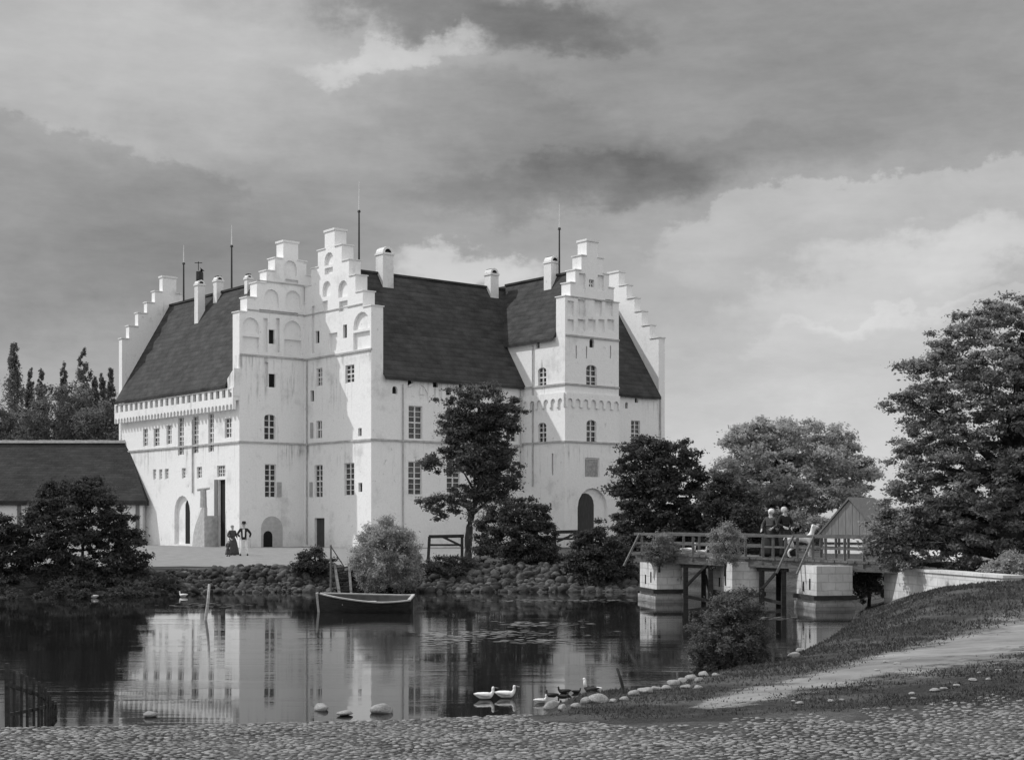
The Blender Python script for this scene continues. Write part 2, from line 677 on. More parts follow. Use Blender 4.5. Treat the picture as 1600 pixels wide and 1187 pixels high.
def make_ground():
    gx = grid_lines(-26, 22, 0.2, -1800, 1800)
    gy = grid_lines(13, 62, 0.2, -40, 2400)
    X, Y = np.meshgrid(gx, gy)
    Z = terrain(X.ravel(), Y.ravel())
    vs = np.stack([X.ravel(), Y.ravel(), Z], 1)
    nx, ny = len(gx), len(gy)
    i = np.arange(ny - 1)[:, None] * nx + np.arange(nx - 1)[None, :]
    q = np.stack([i, i + 1, i + nx + 1, i + nx], -1).reshape(-1, 4)
    m = bpy.data.materials.new('grass and earth')
    m.use_nodes = True
    t = NT(m.node_tree)
    tc = t.n('ShaderNodeTexCoord')
    ob = tc.outputs['Object']
    big = t.smooth(t.noise(t.mapping(ob, (0.5, 1.0, 1)), 0.9, 6, 0.65), 0.40, 0.64)
    fine = t.lin(t.noise(ob, 14, 5, 0.7), 0.3, 0.7, 0.6, 1.4)
    v = t.mul(t.mix(big, 0.045, 0.105), fine)
    p = t.n('ShaderNodeBsdfPrincipled')
    t.put(p.inputs['Base Color'], v)
    p.inputs['Roughness'].default_value = 0.95
    p.inputs['Specular IOR Level'].default_value = 0.1
    b = t.n('ShaderNodeBump')
    b.inputs['Strength'].default_value = 0.8
    b.inputs['Distance'].default_value = 0.1
    t.put(b.inputs['Height'], t.noise(ob, 10, 6, 0.7))
    t.put(p.inputs['Normal'], b.outputs[0])
    o = t.n('ShaderNodeOutputMaterial')
    t.put(o.inputs[0], p.outputs[0])
    g = link('ground', fast_mesh('ground', vs, q, m, True))
    tag(g, 'dark grassy ground around the moat', kind='structure')


def drape(name, loop_fn, u_n, v_n, lift, material):
    """sheet laid over the terrain; loop_fn(u, v) -> (x, y)"""
    uu, vv = np.meshgrid(np.linspace(0, 1, u_n), np.linspace(0, 1, v_n))
    X, Y = loop_fn(uu.ravel(), vv.ravel())
    Z = terrain(X, Y) + lift
    i = np.arange(v_n - 1)[:, None] * u_n + np.arange(u_n - 1)[None, :]
    q = np.stack([i, i + 1, i + u_n + 1, i + u_n], -1).reshape(-1, 4)
    return link(name, fast_mesh(name, np.stack([X, Y, Z], 1), q, material, True))


def make_water():
    m = bpy.data.materials.new('still dark water')
    m.use_nodes = True
    t = NT(m.node_tree)
    tc = t.n('ShaderNodeTexCoord')
    ob = tc.outputs['Object']
    p = t.n('ShaderNodeBsdfPrincipled')
    p.inputs['Base Color'].default_value = g3(0.012)
    p.inputs['Roughness'].default_value = 0.015
    p.inputs['IOR'].default_value = 1.33
    b = t.n('ShaderNodeBump')
    b.inputs['Strength'].default_value = 0.04
    b.inputs['Distance'].default_value = 0.05
    n1 = t.noise(t.mapping(ob, (0.6, 2.4, 1)), 1.6, 3, 0.5)
    n2 = t.noise(t.mapping(ob, (1.2, 4.0, 1)), 5.0, 3, 0.5)
    patch = t.smooth(t.noise(t.mapping(ob, (0.12, 1.0, 1)), 0.55, 4), 0.46, 0.62, 0.3, 1.5)
    t.put(b.inputs['Height'], t.mul(t.add(n1, t.mul(n2, 0.35)), patch))
    t.put(p.inputs['Normal'], b.outputs[0])
    o = t.n('ShaderNodeOutputMaterial')
    t.put(o.inputs[0], p.outputs[0])
    mb = MB()
    mb.quad((-80, 17, WATER), (16, 17, WATER), (16, 60, WATER), (-80, 60, WATER))
    w = build('water', mb, m)
    tag(w, 'still dark moat water reflecting the castle', kind='structure')


make_ground()
make_water()


# the gravel forecourt and the cart path
def forecourt(u, v):
    x = -36 + 34 * u
    y0 = 59.9 + 0.25 * np.sin(x * 2.1)
    return x * (1 - 0 * v), y0 + (120 - y0) * v


FORE = mat('pale trodden gravel', 0.17, 0.27, 1.5, bump=0.4, bump_scale=20)
PATHM = mat('dusty cart path', 0.13, 0.29, 1.1, bump=0.6, bump_scale=12, stretch=(0.7, 1.4, 1))
tag(drape('forecourt', forecourt, 60, 60, 0.012, FORE), 'pale gravel forecourt before the castle', kind='structure')


def soft_edges(o, vv):
    me = o.data
    at_ = me.attributes.new('across', 'FLOAT', 'POINT')
    uu_ = np.meshgrid(np.linspace(0, 1, 220), np.linspace(0, 1, 26))[0].ravel()
    at_.data.foreach_set('value', (np.abs(vv - 0.5) * 2 + np.clip(1 - uu_ / 0.10, 0, 1) * 0.9).astype(np.float32))
    t = NT.__new__(NT)
    t.t = me.materials[0].node_tree
    outn = [n for n in t.t.nodes if n.type == 'OUTPUT_MATERIAL'][0]
    pr = [n for n in t.t.nodes if n.type == 'BSDF_PRINCIPLED'][0]
    a = t.n('ShaderNodeAttribute')
    a.attribute_name = 'across'
    tc = t.n('ShaderNodeTexCoord')
    nz = t.noise(t.mapping(tc.outputs['Object'], (0.6, 1.0, 1.0)), 2.2, 8, 0.75)
    e = t.add(a.outputs['Fac'], t.mul(t.sub(nz, 0.5), 2.2))
    f = t.smooth(e, 0.25, 0.85)
    tr = t.n('ShaderNodeBsdfTransparent')
    mx = t.n('ShaderNodeMixShader')
    t.put(mx.inputs[0], f)
    t.put(mx.inputs[1], pr.outputs[0])
    t.put(mx.inputs[2], tr.outputs[0])
    t.put(outn.inputs[0], mx.outputs[0])


def path_sheet():
    up = [(1060, 1106), (1130, 1090), (1230, 1062), (1330, 1038), (1430, 1012), (1520, 986), (1600, 962), (1700, 935)]
    lo = [(1060, 1112), (1140, 1104), (1250, 1082), (1350, 1064), (1450, 1048), (1530, 1034), (1600, 1022), (1700, 1008)]
    A = [hit(*p) for p in up]
    B = [hit(*p) for p in lo]
    s = np.linspace(0, 1, len(A))

    def fn(u, v):
        ax = np.interp(u, s, [p.x for p in A]); ay = np.interp(u, s, [p.y for p in A])
        bx = np.interp(u, s, [p.x for p in B]); by = np.interp(u, s, [p.y for p in B])
        w = (v - 0.5) * 1.9 + 0.5
        return bx + (ax - bx) * w, by + (ay - by) * w
    o = drape('path', fn, 220, 26, 0.008, PATHM)
    soft_edges(o, np.meshgrid(np.linspace(0, 1, 220), np.linspace(0, 1, 26))[1].ravel())
    tag(o, 'pale cart path climbing the right bank', kind='structure')


path_sheet()


# ------------------------------------------------------------------ stones
def rock_template(seed, sub=2, flat=0.7, hard=False):
    bm = bmesh.new()
    bmesh.ops.create_icosphere(bm, subdivisions=sub, radius=1)
    rng = random.Random(seed)
    k = [Vector((rng.uniform(-1, 1), rng.uniform(-1, 1), rng.uniform(-1, 1))).normalized() for _ in range(15 if hard else 7)]
    a = [rng.uniform(0.5, 0.95) if hard else rng.uniform(0.72, 1.0) for _ in k]
    for v in bm.verts:
        c = v.co.copy()
        for n, h in zip(k, a):
            dd = c.dot(n)
            if dd > h * 0.85:
                c -= n * (dd - h * 0.85) * 0.75
        c *= 1 + 0.05 * math.sin(c.x * 5 + seed) + 0.05 * math.sin(c.y * 6 + seed * 2)
        v.co = Vector((c.x, c.y, c.z * flat))
    vs = np.array([v.co for v in bm.verts])
    fs = np.array([[v.index for v in f.verts] for f in bm.faces])
    bm.free()
    return vs, fs


ROCKS = [rock_template(i, 2, 0.9, True) for i in range(12)]
ROCKS1 = [rock_template(i + 20, 1, 0.75) for i in range(11)]


def stones(name, items, material, templates, smooth=True):
    """items: (x, y, z, sx, sy, sz, rot)"""
    V_, F_ = [], []
    b = 0
    for i, (x, y, z, sx, sy, sz, r) in enumerate(items):
        vs, fs = templates[i % len(templates)]
        c, s = math.cos(r), math.sin(r)
        px, py, pz = vs[:, 0] * sx, vs[:, 1] * sy, vs[:, 2] * sz
        V_.append(np.stack([x + px * c - py * s, y + px * s + py * c, z + pz], 1))
        F_.append(fs + b)
        b += len(vs)
    return link(name, fast_mesh(name, np.concatenate(V_), np.concatenate(F_), material, smooth))


rng = random.Random(7)


def cobbles():
    it = []
    y = 13.2
    row = 0
    while y < 21.3:
        sp = 0.102
        x = -7.9 + (row % 2) * sp / 2
        while x < 7.9:
            xx = x + rng.uniform(-.028, .028)
            yy = y + rng.uniform(-.022, .022) + 0.05 * math.sin(x * 1.3)
            lim = 30 if xx < 0.3 else 18.3 + 0.35 * math.sin(xx * 2.2) + 0.2 * math.sin(xx * 7) + (0.9 if xx > 4.5 else 0)
            s = float(shore_dist(np.array([xx]), np.array([yy]))[0])
            if s > 0.02 and yy < lim and not (xx > 1 and rng.random() < 0.05 + 0.35 * max(0, (yy - lim + 1.2))):
                k = rng.uniform(0.66, 1.2)
                zz = tz(xx, yy)
                it.append((xx, yy, zz + rng.uniform(-.008, .006), .057 * k, .045 * k * rng.uniform(.85, 1.15), .020 * rng.uniform(.6, 1.25), rng.uniform(-1.2, 1.2) + (3.14 if rng.random() < .5 else 0)))
            x += sp
        y += 0.082
        row += 1
    o = stones('cobbled_shore', it, COBBLE, ROCKS1)
    tag(o, 'cobbled strip of round grey stones along the near shore', kind='structure')


cobbles()


def bank_stones(name, x0, x1, n, seed, label, smin, smax, setback=2.5):
    r = random.Random(seed)
    it = []
    for _ in range(n):
        x = r.uniform(x0, x1)
        # walk from the shoreline inland
        ys = np.linspace(48, 62, 141)
        s = shore_dist(np.full(141, x), ys)
        ysh = ys[np.argmax((s > 0) & (ys > 50))]
        q = r.random()
        y = ysh - 0.15 + q * setback
        k = smin + (smax - smin) * r.random() ** 2.2
        z = tz(x, y)
        it.append((x, y, z + k * r.uniform(-.1, .25), k * r.uniform(.8, 1.35), k * r.uniform(.8, 1.1), k * r.uniform(.75, 1.15), r.uniform(0, 6.2)))
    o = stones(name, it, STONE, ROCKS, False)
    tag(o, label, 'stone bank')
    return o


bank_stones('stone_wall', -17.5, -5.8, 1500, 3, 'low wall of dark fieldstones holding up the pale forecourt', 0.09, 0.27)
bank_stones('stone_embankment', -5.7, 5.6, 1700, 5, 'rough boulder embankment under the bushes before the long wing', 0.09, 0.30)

# loose rocks on the near shore
me_rocks = []
for i in range(5):
    vs, fs = rock_template(40 + i, 3, 0.72)
    me_rocks.append(fast_mesh('shore_rock', vs, fs, PALESTONE, True))


def rock(px, py, w, label, group=None, name='shore_rock', flat=0.75, cat='rock', z=None):
    d = 2.75 * FPX / (py - HOR) if z == 'water' else None
    p = hit(px, py) if d is None else at(px, d, z=WATER)
    o = link(name, me_rocks[rng.randrange(5)])
    k = w * p.y / FPX / 2
    o.location = (p.x, p.y, p.z + k * 0.25)
    o.scale = (k, k * 0.8, k * flat)
    o.rotation_euler = (0, 0, rng.uniform(0, 6))
    tag(o, label, cat, group)


rock(503, 1109, 30, 'smaller pale boulder lying in the shallow water left of the larger one', z='water')
rock(597, 1113, 38, 'largest pale boulder at the cobbled edge in the middle of the near shore', z='water')
rock(540, 1117, 30, 'flat low stone awash between the two boulders of the near shore', z='water', flat=0.4)
rock(235, 1119, 26, 'pale stone lying in shallow water in front of the castle reflection', z='water', flat=0.6)
for px, py, w in ((862, 1106, 30), (880, 1107, 20), (900, 1105, 22), (915, 1098, 24), (935, 1097, 36), (958, 1097, 16), (975, 1094, 20),
                  (992, 1086, 22), (1008, 1082, 26), (1025, 1078, 18), (1040, 1077, 20), (1052, 1070, 24), (1066, 1066, 20), (1080, 1062, 22),
                  (1092, 1064, 16), (1100, 1056, 20), (1118, 1056, 14), (1072, 1075, 18), (1090, 1076, 16), (1240, 1026, 22), (1222, 1029, 30), (1252, 1018, 18)):
    rock(px, py, w, 'pale rounded rock at the water edge of the right bank', 'rocks along the right water edge')
for px, py, w in ((1115, 1100, 14), (1160, 1098, 12), (1180, 1096, 14), (1195, 1095, 12), (1225, 1090, 12), (1250, 1100, 16), (1298, 1096, 14),
                  (1315, 1094, 10), (1385, 1035, 12), (1370, 1048, 12), (1402, 1038, 14), (1420, 1030, 10), (1425, 1085, 14), (1460, 1080, 18), (1475, 1077, 14),
                  (1495, 1072, 12), (1520, 1064, 16), (1545, 1062, 12), (1428, 1092, 12), (1530, 1052, 10), (1560, 1048, 12), (1130, 1104, 10), (1240, 1096, 9)):
    rock(px, py, w, 'small pale stone lying loose in the grass beside the path', 'pale stones strewn by the path', 'field_stone', 0.55, 'stone')

# ------------------------------------------------------------------ castle
P0 = Vector((-19.65, 105.0, 0))


class Plane:
    def __init__(self, o, d, n):
        self.o, self.d, self.n = Vector(o), d, n

    def P(self, a, z, dep=0.0):
        p = self.o + self.d * a + self.n * dep
        return Vector((p.x, p.y, z))

    def a(self, px, dep=0.0):
        k = (px - 800) / FPX
        o = self.o + self.n * dep
        return (k * o.y - o.x) / (self.d.x - k * self.d.y)

    def z(self, a, py, dep=0.0):
        return EYE + (HOR - py) / FPX * (self.o + self.d * a + self.n * dep).y


K = P0 + U * 5.38
Q = K - V * 8.99
PB = Plane(P0, U, V)
PA = Plane(P0, V, U)
PC = Plane(Q, V, U)
PD = Plane(Q, U, V)
T0 = Q + U * 13.7
T1 = T0 - V * 4.83
PE = Plane(T1, V, U)
PF = Plane(T1, U, V)
W1, L1 = 8.5, 20.3
W2, L2 = 10.84, 28.4
W3 = 5.38
PARA = 1.0

castle = thing('castle', 'white castle with stepped gables and dark tiled roofs behind the moat', 'castle', tuple(P0))


def rect(a0, a1, z0, z1):
    return [(a0, z0), (a1, z0), (a1, z1), (a0, z1)]


def arch(a0, a1, z0, z1, n=8, rise=1.0):
    r = (a1 - a0) / 2
    h = r * rise
    c = (a0 + a1) / 2
    return [(a0, z0), (a1, z0)] + [(c + r * math.cos(math.pi * i / n), z1 - h + h * math.sin(math.pi * i / n)) for i in range(n + 1)]


def feature(pl, f):
    """pixel rectangle (x0, x1, y0, y1) -> wall coordinates"""
    a0, a1 = sorted((pl.a(f[0]), pl.a(f[1])))
    am = (a0 + a1) / 2
    return a0, a1, pl.z(am, f[3]), pl.z(am, f[2])


def facade(name, pl, outer, wins=(), voids=(), doors=(), niches=(), label=None, mat_=None, d1=0.30, back=None):
    """a wall slab with every opening cut through; panes, frames and blind panels set behind the holes.
    wins: (px0,px1,py0,py1,cols,rows[,arched]); voids: rect; doors: (..., material, arched); niches: (..., arched, depth)"""
    holes, mb = [], MB()
    for w in wins:
        a0, a1, z0, z1 = feature(pl, w)
        ar = len(w) > 6 and w[6]
        lp = arch(a0, a1, z0, z1, 6, 0.5) if ar else rect(a0, a1, z0, z1)
        holes.append(lp)
        fr = MB()
        t = 0.06
        e = 0.005
        for (b0, b1, y0, y1) in ((a0 + e, a0 + t, z0 + e, z1 - e), (a1 - t, a1 - e, z0 + e, z1 - e), (a0 + t, a1 - t, z0 + e, z0 + t), (a0 + t, a1 - t, z1 - t, z1 - e)):
            fr.layer(pl.P, rect(b0, b1, y0, y1), [], 0.10, 0.19)
        cols, rows = w[4], w[5]
        for c in range(1, cols):
            x = a0 + (a1 - a0) * c / cols
            k = 0.05 if c * 2 == cols else 0.025
            fr.layer(pl.P, rect(x - k, x + k, z0 + t, z1 - t), [], 0.11, 0.18)
        for r in range(1, rows):
            y = z0 + (z1 - z0) * r / rows
            k = 0.05 if r * 2 == rows else 0.022
            fr.layer(pl.P, rect(a0 + t, a1 - t, y - k, y + k), [], 0.113, 0.178)
        wo = build('window', fr, FRAME, castle)
        pn = MB()
        pn.layer(pl.P, lp, [], 0.185, 0.24)
        build('pane', pn, GLASS, wo)
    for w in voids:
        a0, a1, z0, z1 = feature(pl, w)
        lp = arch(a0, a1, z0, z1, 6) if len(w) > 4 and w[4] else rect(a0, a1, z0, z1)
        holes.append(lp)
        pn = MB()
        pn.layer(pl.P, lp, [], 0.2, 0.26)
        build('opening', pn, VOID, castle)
    for w in doors:
        a0, a1, z0, z1 = feature(pl, w)
        lp = arch(a0, a1, z0, z1, 8) if w[5] else rect(a0, a1, z0, z1)
        holes.append(lp)
        pn = MB()
        pn.layer(pl.P, lp, [], 0.2, 0.26)
        build('door', pn, w[4], castle)
    for w in niches:
        a0, a1, z0, z1 = feature(pl, w)
        lp = arch(a0, a1, z0, z1, 8) if w[4] else rect(a0, a1, z0, z1)
        holes.append(lp)
        dp = w[5] if len(w) > 5 else 0.2
        if dp < d1 - 0.01:
            mb.layer(pl.P, lp, [], dp, d1 - 0.002)
    mb.layer(pl.P, outer, holes, 0.0, d1)
    if back:
        mb.layer(pl.P, outer, [], d1 - 0.004, back)
    return build(name, mb, mat_ or PLASTER, castle, label=label)


def stepped(hw, steps, zb):
    """outline of a stepped gable of half width hw; steps: (offset from the edge, height) rising to the middle"""
    left = []
    for i, (o, z) in enumerate(steps):
        if i:
            left.append((o, steps[i - 1][1]))
        left.append((o, z))
    right = [(2 * hw - a, z) for a, z in reversed(left)]
    return [(0, zb)] + left + right + [(2 * hw, zb)]


STEP_B = [(0, 17.0), (0.62, 18.1), (1.42, 19.25), (2.22, 20.2), (2.92, 21.2), (3.62, 22.45)]
STEP_C = [(0, 16.9), (1.05, 18.05), (2.0, 19.3), (2.85, 20.5), (3.8, 21.7), (4.75, 22.9)]
STEP_F = [(0, 18.32), (0.52, 19.36), (1.0, 20.34), (1.6, 21.47), (2.12, 22.6)]


def wr(px0, px1, py0, py1, c=2, r=4, ar=False):
    return (px0, px1, py0, py1, c, r, ar)


# the left wing's shaded gable wall
facade('gable_wall', PB, stepped(W1 / 2, STEP_B, -0.6),
       wins=[wr(413, 430.5, 647, 687, 2, 4, True), wr(414, 431.5, 725, 777, 2, 6)],
       voids=[(420, 430.5, 584, 605), (420, 429, 515, 537)],
       doors=[(411, 425, 829, 854, VOID, True)],
       niches=[(379, 405, 496, 521, True), (379, 405, 526, 551, False), (411.5, 418.3, 497, 550, False), (431, 437, 497, 550, False),
               (444, 471, 501, 526, True), (444, 471, 531, 556, False),
               (413, 436, 452, 480, True), (446, 470, 454, 482, True), (444, 464, 407, 431, True), (405, 466, 486, 491, False),
               (446, 466, 437, 443, False), (413, 419, 566, 604, False)],
       label='shaded gable wall with blind arches', back=PARA)
# the left wing's sunlit long wall
facade('wall', PA, rect(PARA + 0.002, L1, -0.6, 11.7),
       wins=[wr(223.5, 231, 670, 697, 2, 4), wr(240, 249, 669, 697, 2, 4), wr(260, 268, 664, 694, 2, 4), wr(278, 287, 652, 711, 2, 8),
             wr(301, 310, 650, 708, 2, 8), wr(325.5, 334, 646, 706, 2, 8), wr(351, 361.5, 653, 684, 2, 4),
             wr(239, 244, 733, 749, 2, 3), wr(248.5, 253.6, 733, 749, 2, 3), wr(257.5, 263.5, 732, 748, 2, 3), wr(284, 290.5, 731, 747, 2, 3), wr(307.5, 315.5, 729, 747, 2, 3),
             wr(339, 352, 727, 745, 4, 3)],
       doors=[(341, 352, 749, 853, VOID, False)],
       niches=[(272.5, 297, 774, 850, True, 0.25)],
       label='sunlit wall of the left wing')
mb = MB()
a0, a1, z0, z1 = feature(PA, (285.5, 295.5, 780, 849))
mb.layer(PA.P, arch(a0, a1, z0, z1, 8), [], 0.225, 0.28)
build('door', mb, VOID, castle)
# the main wing's gable (faces left)
facade('gable_wall', PC, stepped(W2 / 2, STEP_C, -0.6),
       wins=[wr(494.5, 503.5, 575, 603, 2, 4), wr(539.5, 553.5, 570, 598, 2, 4), wr(494, 503, 657, 685, 2, 2), wr(491.5, 504, 726, 777, 2, 6), wr(538, 553.5, 723, 774, 2, 6)],
       voids=[(485, 490.5, 610, 627), (493, 499, 517, 536), (536, 542, 507, 528), (559.5, 565, 668.5, 681), (560, 566, 754, 768)],
       doors=[(491.5, 507, 809, 855, DOOR, False)],
       niches=[(507, 521, 394, 414, True), (507.5, 520, 418, 428, False), (504, 517, 439, 463, True), (528.5, 543, 438, 464, True),
               (504, 512, 470, 485, False), (530, 543, 470, 486, False), (552, 578, 487, 514, True), (552, 578, 518, 545, False),
               (514, 527, 520, 548, False), (487, 491.5, 478, 552, False)],
       label='sunlit gable wall of the main wing', back=PARA)
# the main wing's long shaded wall
facade('wall', PD, rect(PARA + 0.002, L2, -0.6, 12.15),
       wins=[wr(638.5, 660, 634, 686, 2, 6), wr(638, 659.5, 721, 773, 2, 6), wr(698, 719, 636, 688, 2, 6), wr(698, 719, 722, 770, 2, 6),
             wr(758, 778, 645, 689, 2, 6), wr(758, 779, 725, 766, 2, 6), wr(791, 807, 650, 690, 2, 5), wr(791, 807, 726, 762, 2, 5), wr(986, 1000, 657, 697, 2, 6)],
       voids=[(613, 621, 603, 615, True), (637, 645, 592, 603, True), (656, 664, 604, 616, True), (676.5, 684.5, 594, 605, True), (697, 705, 605, 617, True), (717, 724, 597, 608, True),
              (757, 762, 602, 611, True), (777, 782, 612, 621, True), (736, 741, 598, 608, True), (992, 997, 621, 629, True), (977, 981, 628, 638, True)],
       niches=[(630, 670, 598, 629, True, 0.08)],
       label='long shaded wall of the main wing')
# gate tower
facade('tower_gable_wall', PF, stepped(W3 / 2, STEP_F, -0.6),
       wins=[wr(916, 932.5, 570, 605, 2, 4, True), wr(916.5, 932, 656, 691, 2, 4, True), wr(920.5, 928.5, 437, 449, 2, 2)],
       voids=[(921, 928.5, 529, 543, True), (899.5, 901.5, 540, 560), (915.5, 917.5, 541, 560), (953, 955, 540, 560)],
       doors=[],
       niches=[(902.5, 949, 762, 846, True, 0.25), (914, 936.5, 715, 746, False, 0.1),
               (887, 897, 470, 494, False), (903, 915, 468, 494, False), (929, 941, 468, 494, False), (946, 958, 468, 494, False),
               (887, 897, 499, 517, False), (903, 915, 499, 517, False), (919, 931, 499, 519, False), (935, 945, 499, 519, False), (949, 960, 499, 519, False),
               (905, 915, 427, 452, False), (934, 944, 430, 455, False)],
       label='shaded gable wall of the gate tower', back=PARA)
mb = MB()
a0, a1, z0, z1 = feature(PF, (904, 931, 770, 848))
mb.layer(PF.P, arch(a0, a1, z0, z1, 8), [], 0.225, 0.28)
build('gate', mb, DOOR, castle, label='dark arched gate of the tower')
mb = MB()
a0, a1, z0, z1 = feature(PF, (915.5, 935, 717, 744.5))
mb.layer(PF.P, rect(a0, a1, z0, z1), [], 0.06, 0.09)
build('plaque', mb, mat('grey carved stone', 0.22, 0.42, 5, bump=0.8, bump_scale=7), castle, label='grey carved stone tablet above the gate')
facade('tower_wall', PE, rect(PARA + 0.002, 11.0, -0.6, 15.42),
       wins=[wr(840.5, 853.5, 574, 605, 2, 4, True), wr(840.5, 853.5, 660, 691, 2, 4, True)], voids=[(838, 843, 532, 544), (862, 864.5, 708, 742)],
       label='sunlit side wall of the gate tower')

# cores that close the wings behind the wall slabs
mb = MB()
mb.box(P0, U, V, 0.296, W1 - 0.1, 0.9, L1 - 0.3, -0.6, 11.6)
mb.box(Q, U, V, 0.9, L2 - 0.3, 0.296, W2 - 0.1, -0.6, 12.1)
mb.box(T1, U, V, 0.296, W3 - 0.003, 0.9, 11.0, -0.6, 15.37)
build('inner_wall', mb, PLASTER, castle)


def roof(o, axis, across, l0, l1, half, zr, ze_l, ov_l, ov_r, name='roof', extra=None):
    """solid gable roof: ridge along axis at distance half from o"""
    mb = MB()
    slope = (zr - ze_l) / (half + ov_l)
    zr_e = zr - slope * (half + ov_r)
    o = Vector(o)
    P = lambda l, c, z: Vector(((o + axis * l + across * c).x, (o + axis * l + across * c).y, z))
    t = 0.22
    pr = [(-ov_l, ze_l), (half, zr), (2 * half + ov_r, zr_e), (2 * half + ov_r, zr_e - t), (half, zr - t * 2.2), (-ov_l, ze_l - t)]
    b = len(mb.v)
    n = len(pr)
    for l in (l0, l1):
        mb.v += [tuple(P(l, c, z)) for c, z in pr]
    for i in range(n):
        j = (i + 1) % n
        mb.f.append((b + i, b + j, b + n + j, b + n + i))
    mb.f.append((b, b + 1, b + 4, b + 5)); mb.f.append((b + 1, b + 2, b + 3, b + 4))
    mb.f.append((b + n, b + n + 1, b + n + 4, b + n + 5)); mb.f.append((b + n + 1, b + n + 2, b + n + 3, b + n + 4))
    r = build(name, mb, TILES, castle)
    return r


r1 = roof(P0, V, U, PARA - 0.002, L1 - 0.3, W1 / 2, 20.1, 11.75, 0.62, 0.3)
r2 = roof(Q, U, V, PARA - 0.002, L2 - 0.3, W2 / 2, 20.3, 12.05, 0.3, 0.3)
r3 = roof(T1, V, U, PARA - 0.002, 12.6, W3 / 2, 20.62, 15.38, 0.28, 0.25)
mb = MB()
for (o, ax, ac, l0, l1, h, z) in ((P0, V, U, 1.2, L1 - 0.5, W1 / 2, 20.1), (Q, U, V, 1.2, L2 - 0.5, W2 / 2, 20.3), (T1, V, U, 1.2, 10.2, W3 / 2, 20.62)):
    p, q = o + ax * l0 + ac * h, o + ax * l1 + ac * h
    mb.bar((p.x, p.y, z + 0.02), (q.x, q.y, z + 0.02), 0.3, 0.16)
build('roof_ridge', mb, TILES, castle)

# far stepped gables
facade('gable_wall', Plane(P0 + V * (L1 - 0.3), U, V), stepped(W1 / 2, STEP_B, -0.6), d1=0.6, label='far stepped gable of the left wing',
       voids=[])
facade('gable_wall', Plane(Q + U * (L2 - 0.3), V, U), stepped(W2 / 2, STEP_C, -0.6), d1=0.7, label='sunlit stepped gable at the right end of the main wing')

# caps on the gable steps
for pl, hw, st, th in ((PB, W1 / 2, STEP_B, PARA), (PC, W2 / 2, STEP_C, PARA), (PF, W3 / 2, STEP_F, PARA),
                       (Plane(P0 + V * (L1 - 0.3), U, V), W1 / 2, STEP_B, 0.6), (Plane(Q + U * (L2 - 0.3), V, U), W2 / 2, STEP_C, 0.7)):
    for i, (o, z) in enumerate(st):
        nx = st[i + 1][0] if i + 1 < len(st) else 2 * hw - o
        segs = [(o, nx)] if i + 1 == len(st) else [(o, nx), (2 * hw - nx, 2 * hw - o)]
        for (b0, b1) in segs:
            lift = 0.02 if i + 1 < len(st) else 0.10
            mb = MB()
            mb.box(pl.o, pl.d, pl.n, b0 - 0.07, b1 + (0.0 if i + 1 < len(st) and b0 < hw else 0.07), -0.07, th + 0.07, z - 0.004, z + 0.05 + lift)
            build('coping', mb, PLASTER_OLD, castle)

# string courses
def string(pl, a0, a1, z, h=0.13, pr=0.1):
    mb = MB()
    mb.box(pl.o, pl.d, pl.n, a0, a1, -pr, 0.02, z, z + h)
    build('string_course', mb, TRIM, castle)  # darker tint paints in the thin shade line under the moulding
string(PB, 0.0, 5.30, 7.55); string(PA, -0.1, L1, 7.55); string(PC, -0.1, 8.9, 7.52); string(PD, -0.0, 13.6, 7.52); string(PD, 19.2, L2, 7.52)
string(PE, -0.1, 4.8, 7.66); string(PF, 0.0, W3, 7.66); string(PB, 0.0, 5.30, 13.85); string(PC, -0.1, 8.9, 13.8); string(PF, 0.0, W3, 15.42)
string(PF, -0.0, W3, 11.86); string(PE, -0.1, 4.8, 11.86)
string(PB, 0.6, 7.8, 17.15, 0.09, 0.06); string(PB, 1.4, 7.0, 19.35, 0.09, 0.06); string(PC, 1.1, 9.7, 17.1, 0.09, 0.06); string(PF, 0.5, 4.9, 18.3, 0.09, 0.06)


# projecting corbelled gallery under the left wing's eaves
def corbel_band(pl, a0, a1, zbot, zspring, ztop, pitch, proj, openings=None):
    mb = MB()
    n = max(1, round((a1 - a0) / pitch))
    w = (a1 - a0) / n
    lp = [(a1, ztop), (a0, ztop)]
    for i in range(n):
        s = a0 + i * w
        leg = w * 0.16
        lp += [(s, zbot), (s + leg, zbot)]
        r = w / 2 - leg
        c = s + w / 2
        lp += [(c - r * math.cos(math.pi * k / 6), zspring + r * math.sin(math.pi * k / 6)) for k in range(7)]
        lp += [(s + w - leg, zbot)]
    lp += [(a1, zbot)]
    clean = [lp[0]]
    for p in lp[1:]:
        if math.hypot(p[0] - clean[-1][0], p[1] - clean[-1][1]) > 1e-4:
            clean.append(p)
    holes = []
    if openings:
        k0, k1, op, frac = openings
        m = round((a1 - a0) / op)
        ww = (a1 - a0) / m
        for i in range(m):
            c = a0 + (i + 0.5) * ww
            holes.append(rect(c - ww * frac / 2, c + ww * frac / 2, k0, k1))
    mb.layer(pl.P, clean, holes, -proj, -0.03 if not openings else -proj + 0.25)
    return mb, holes


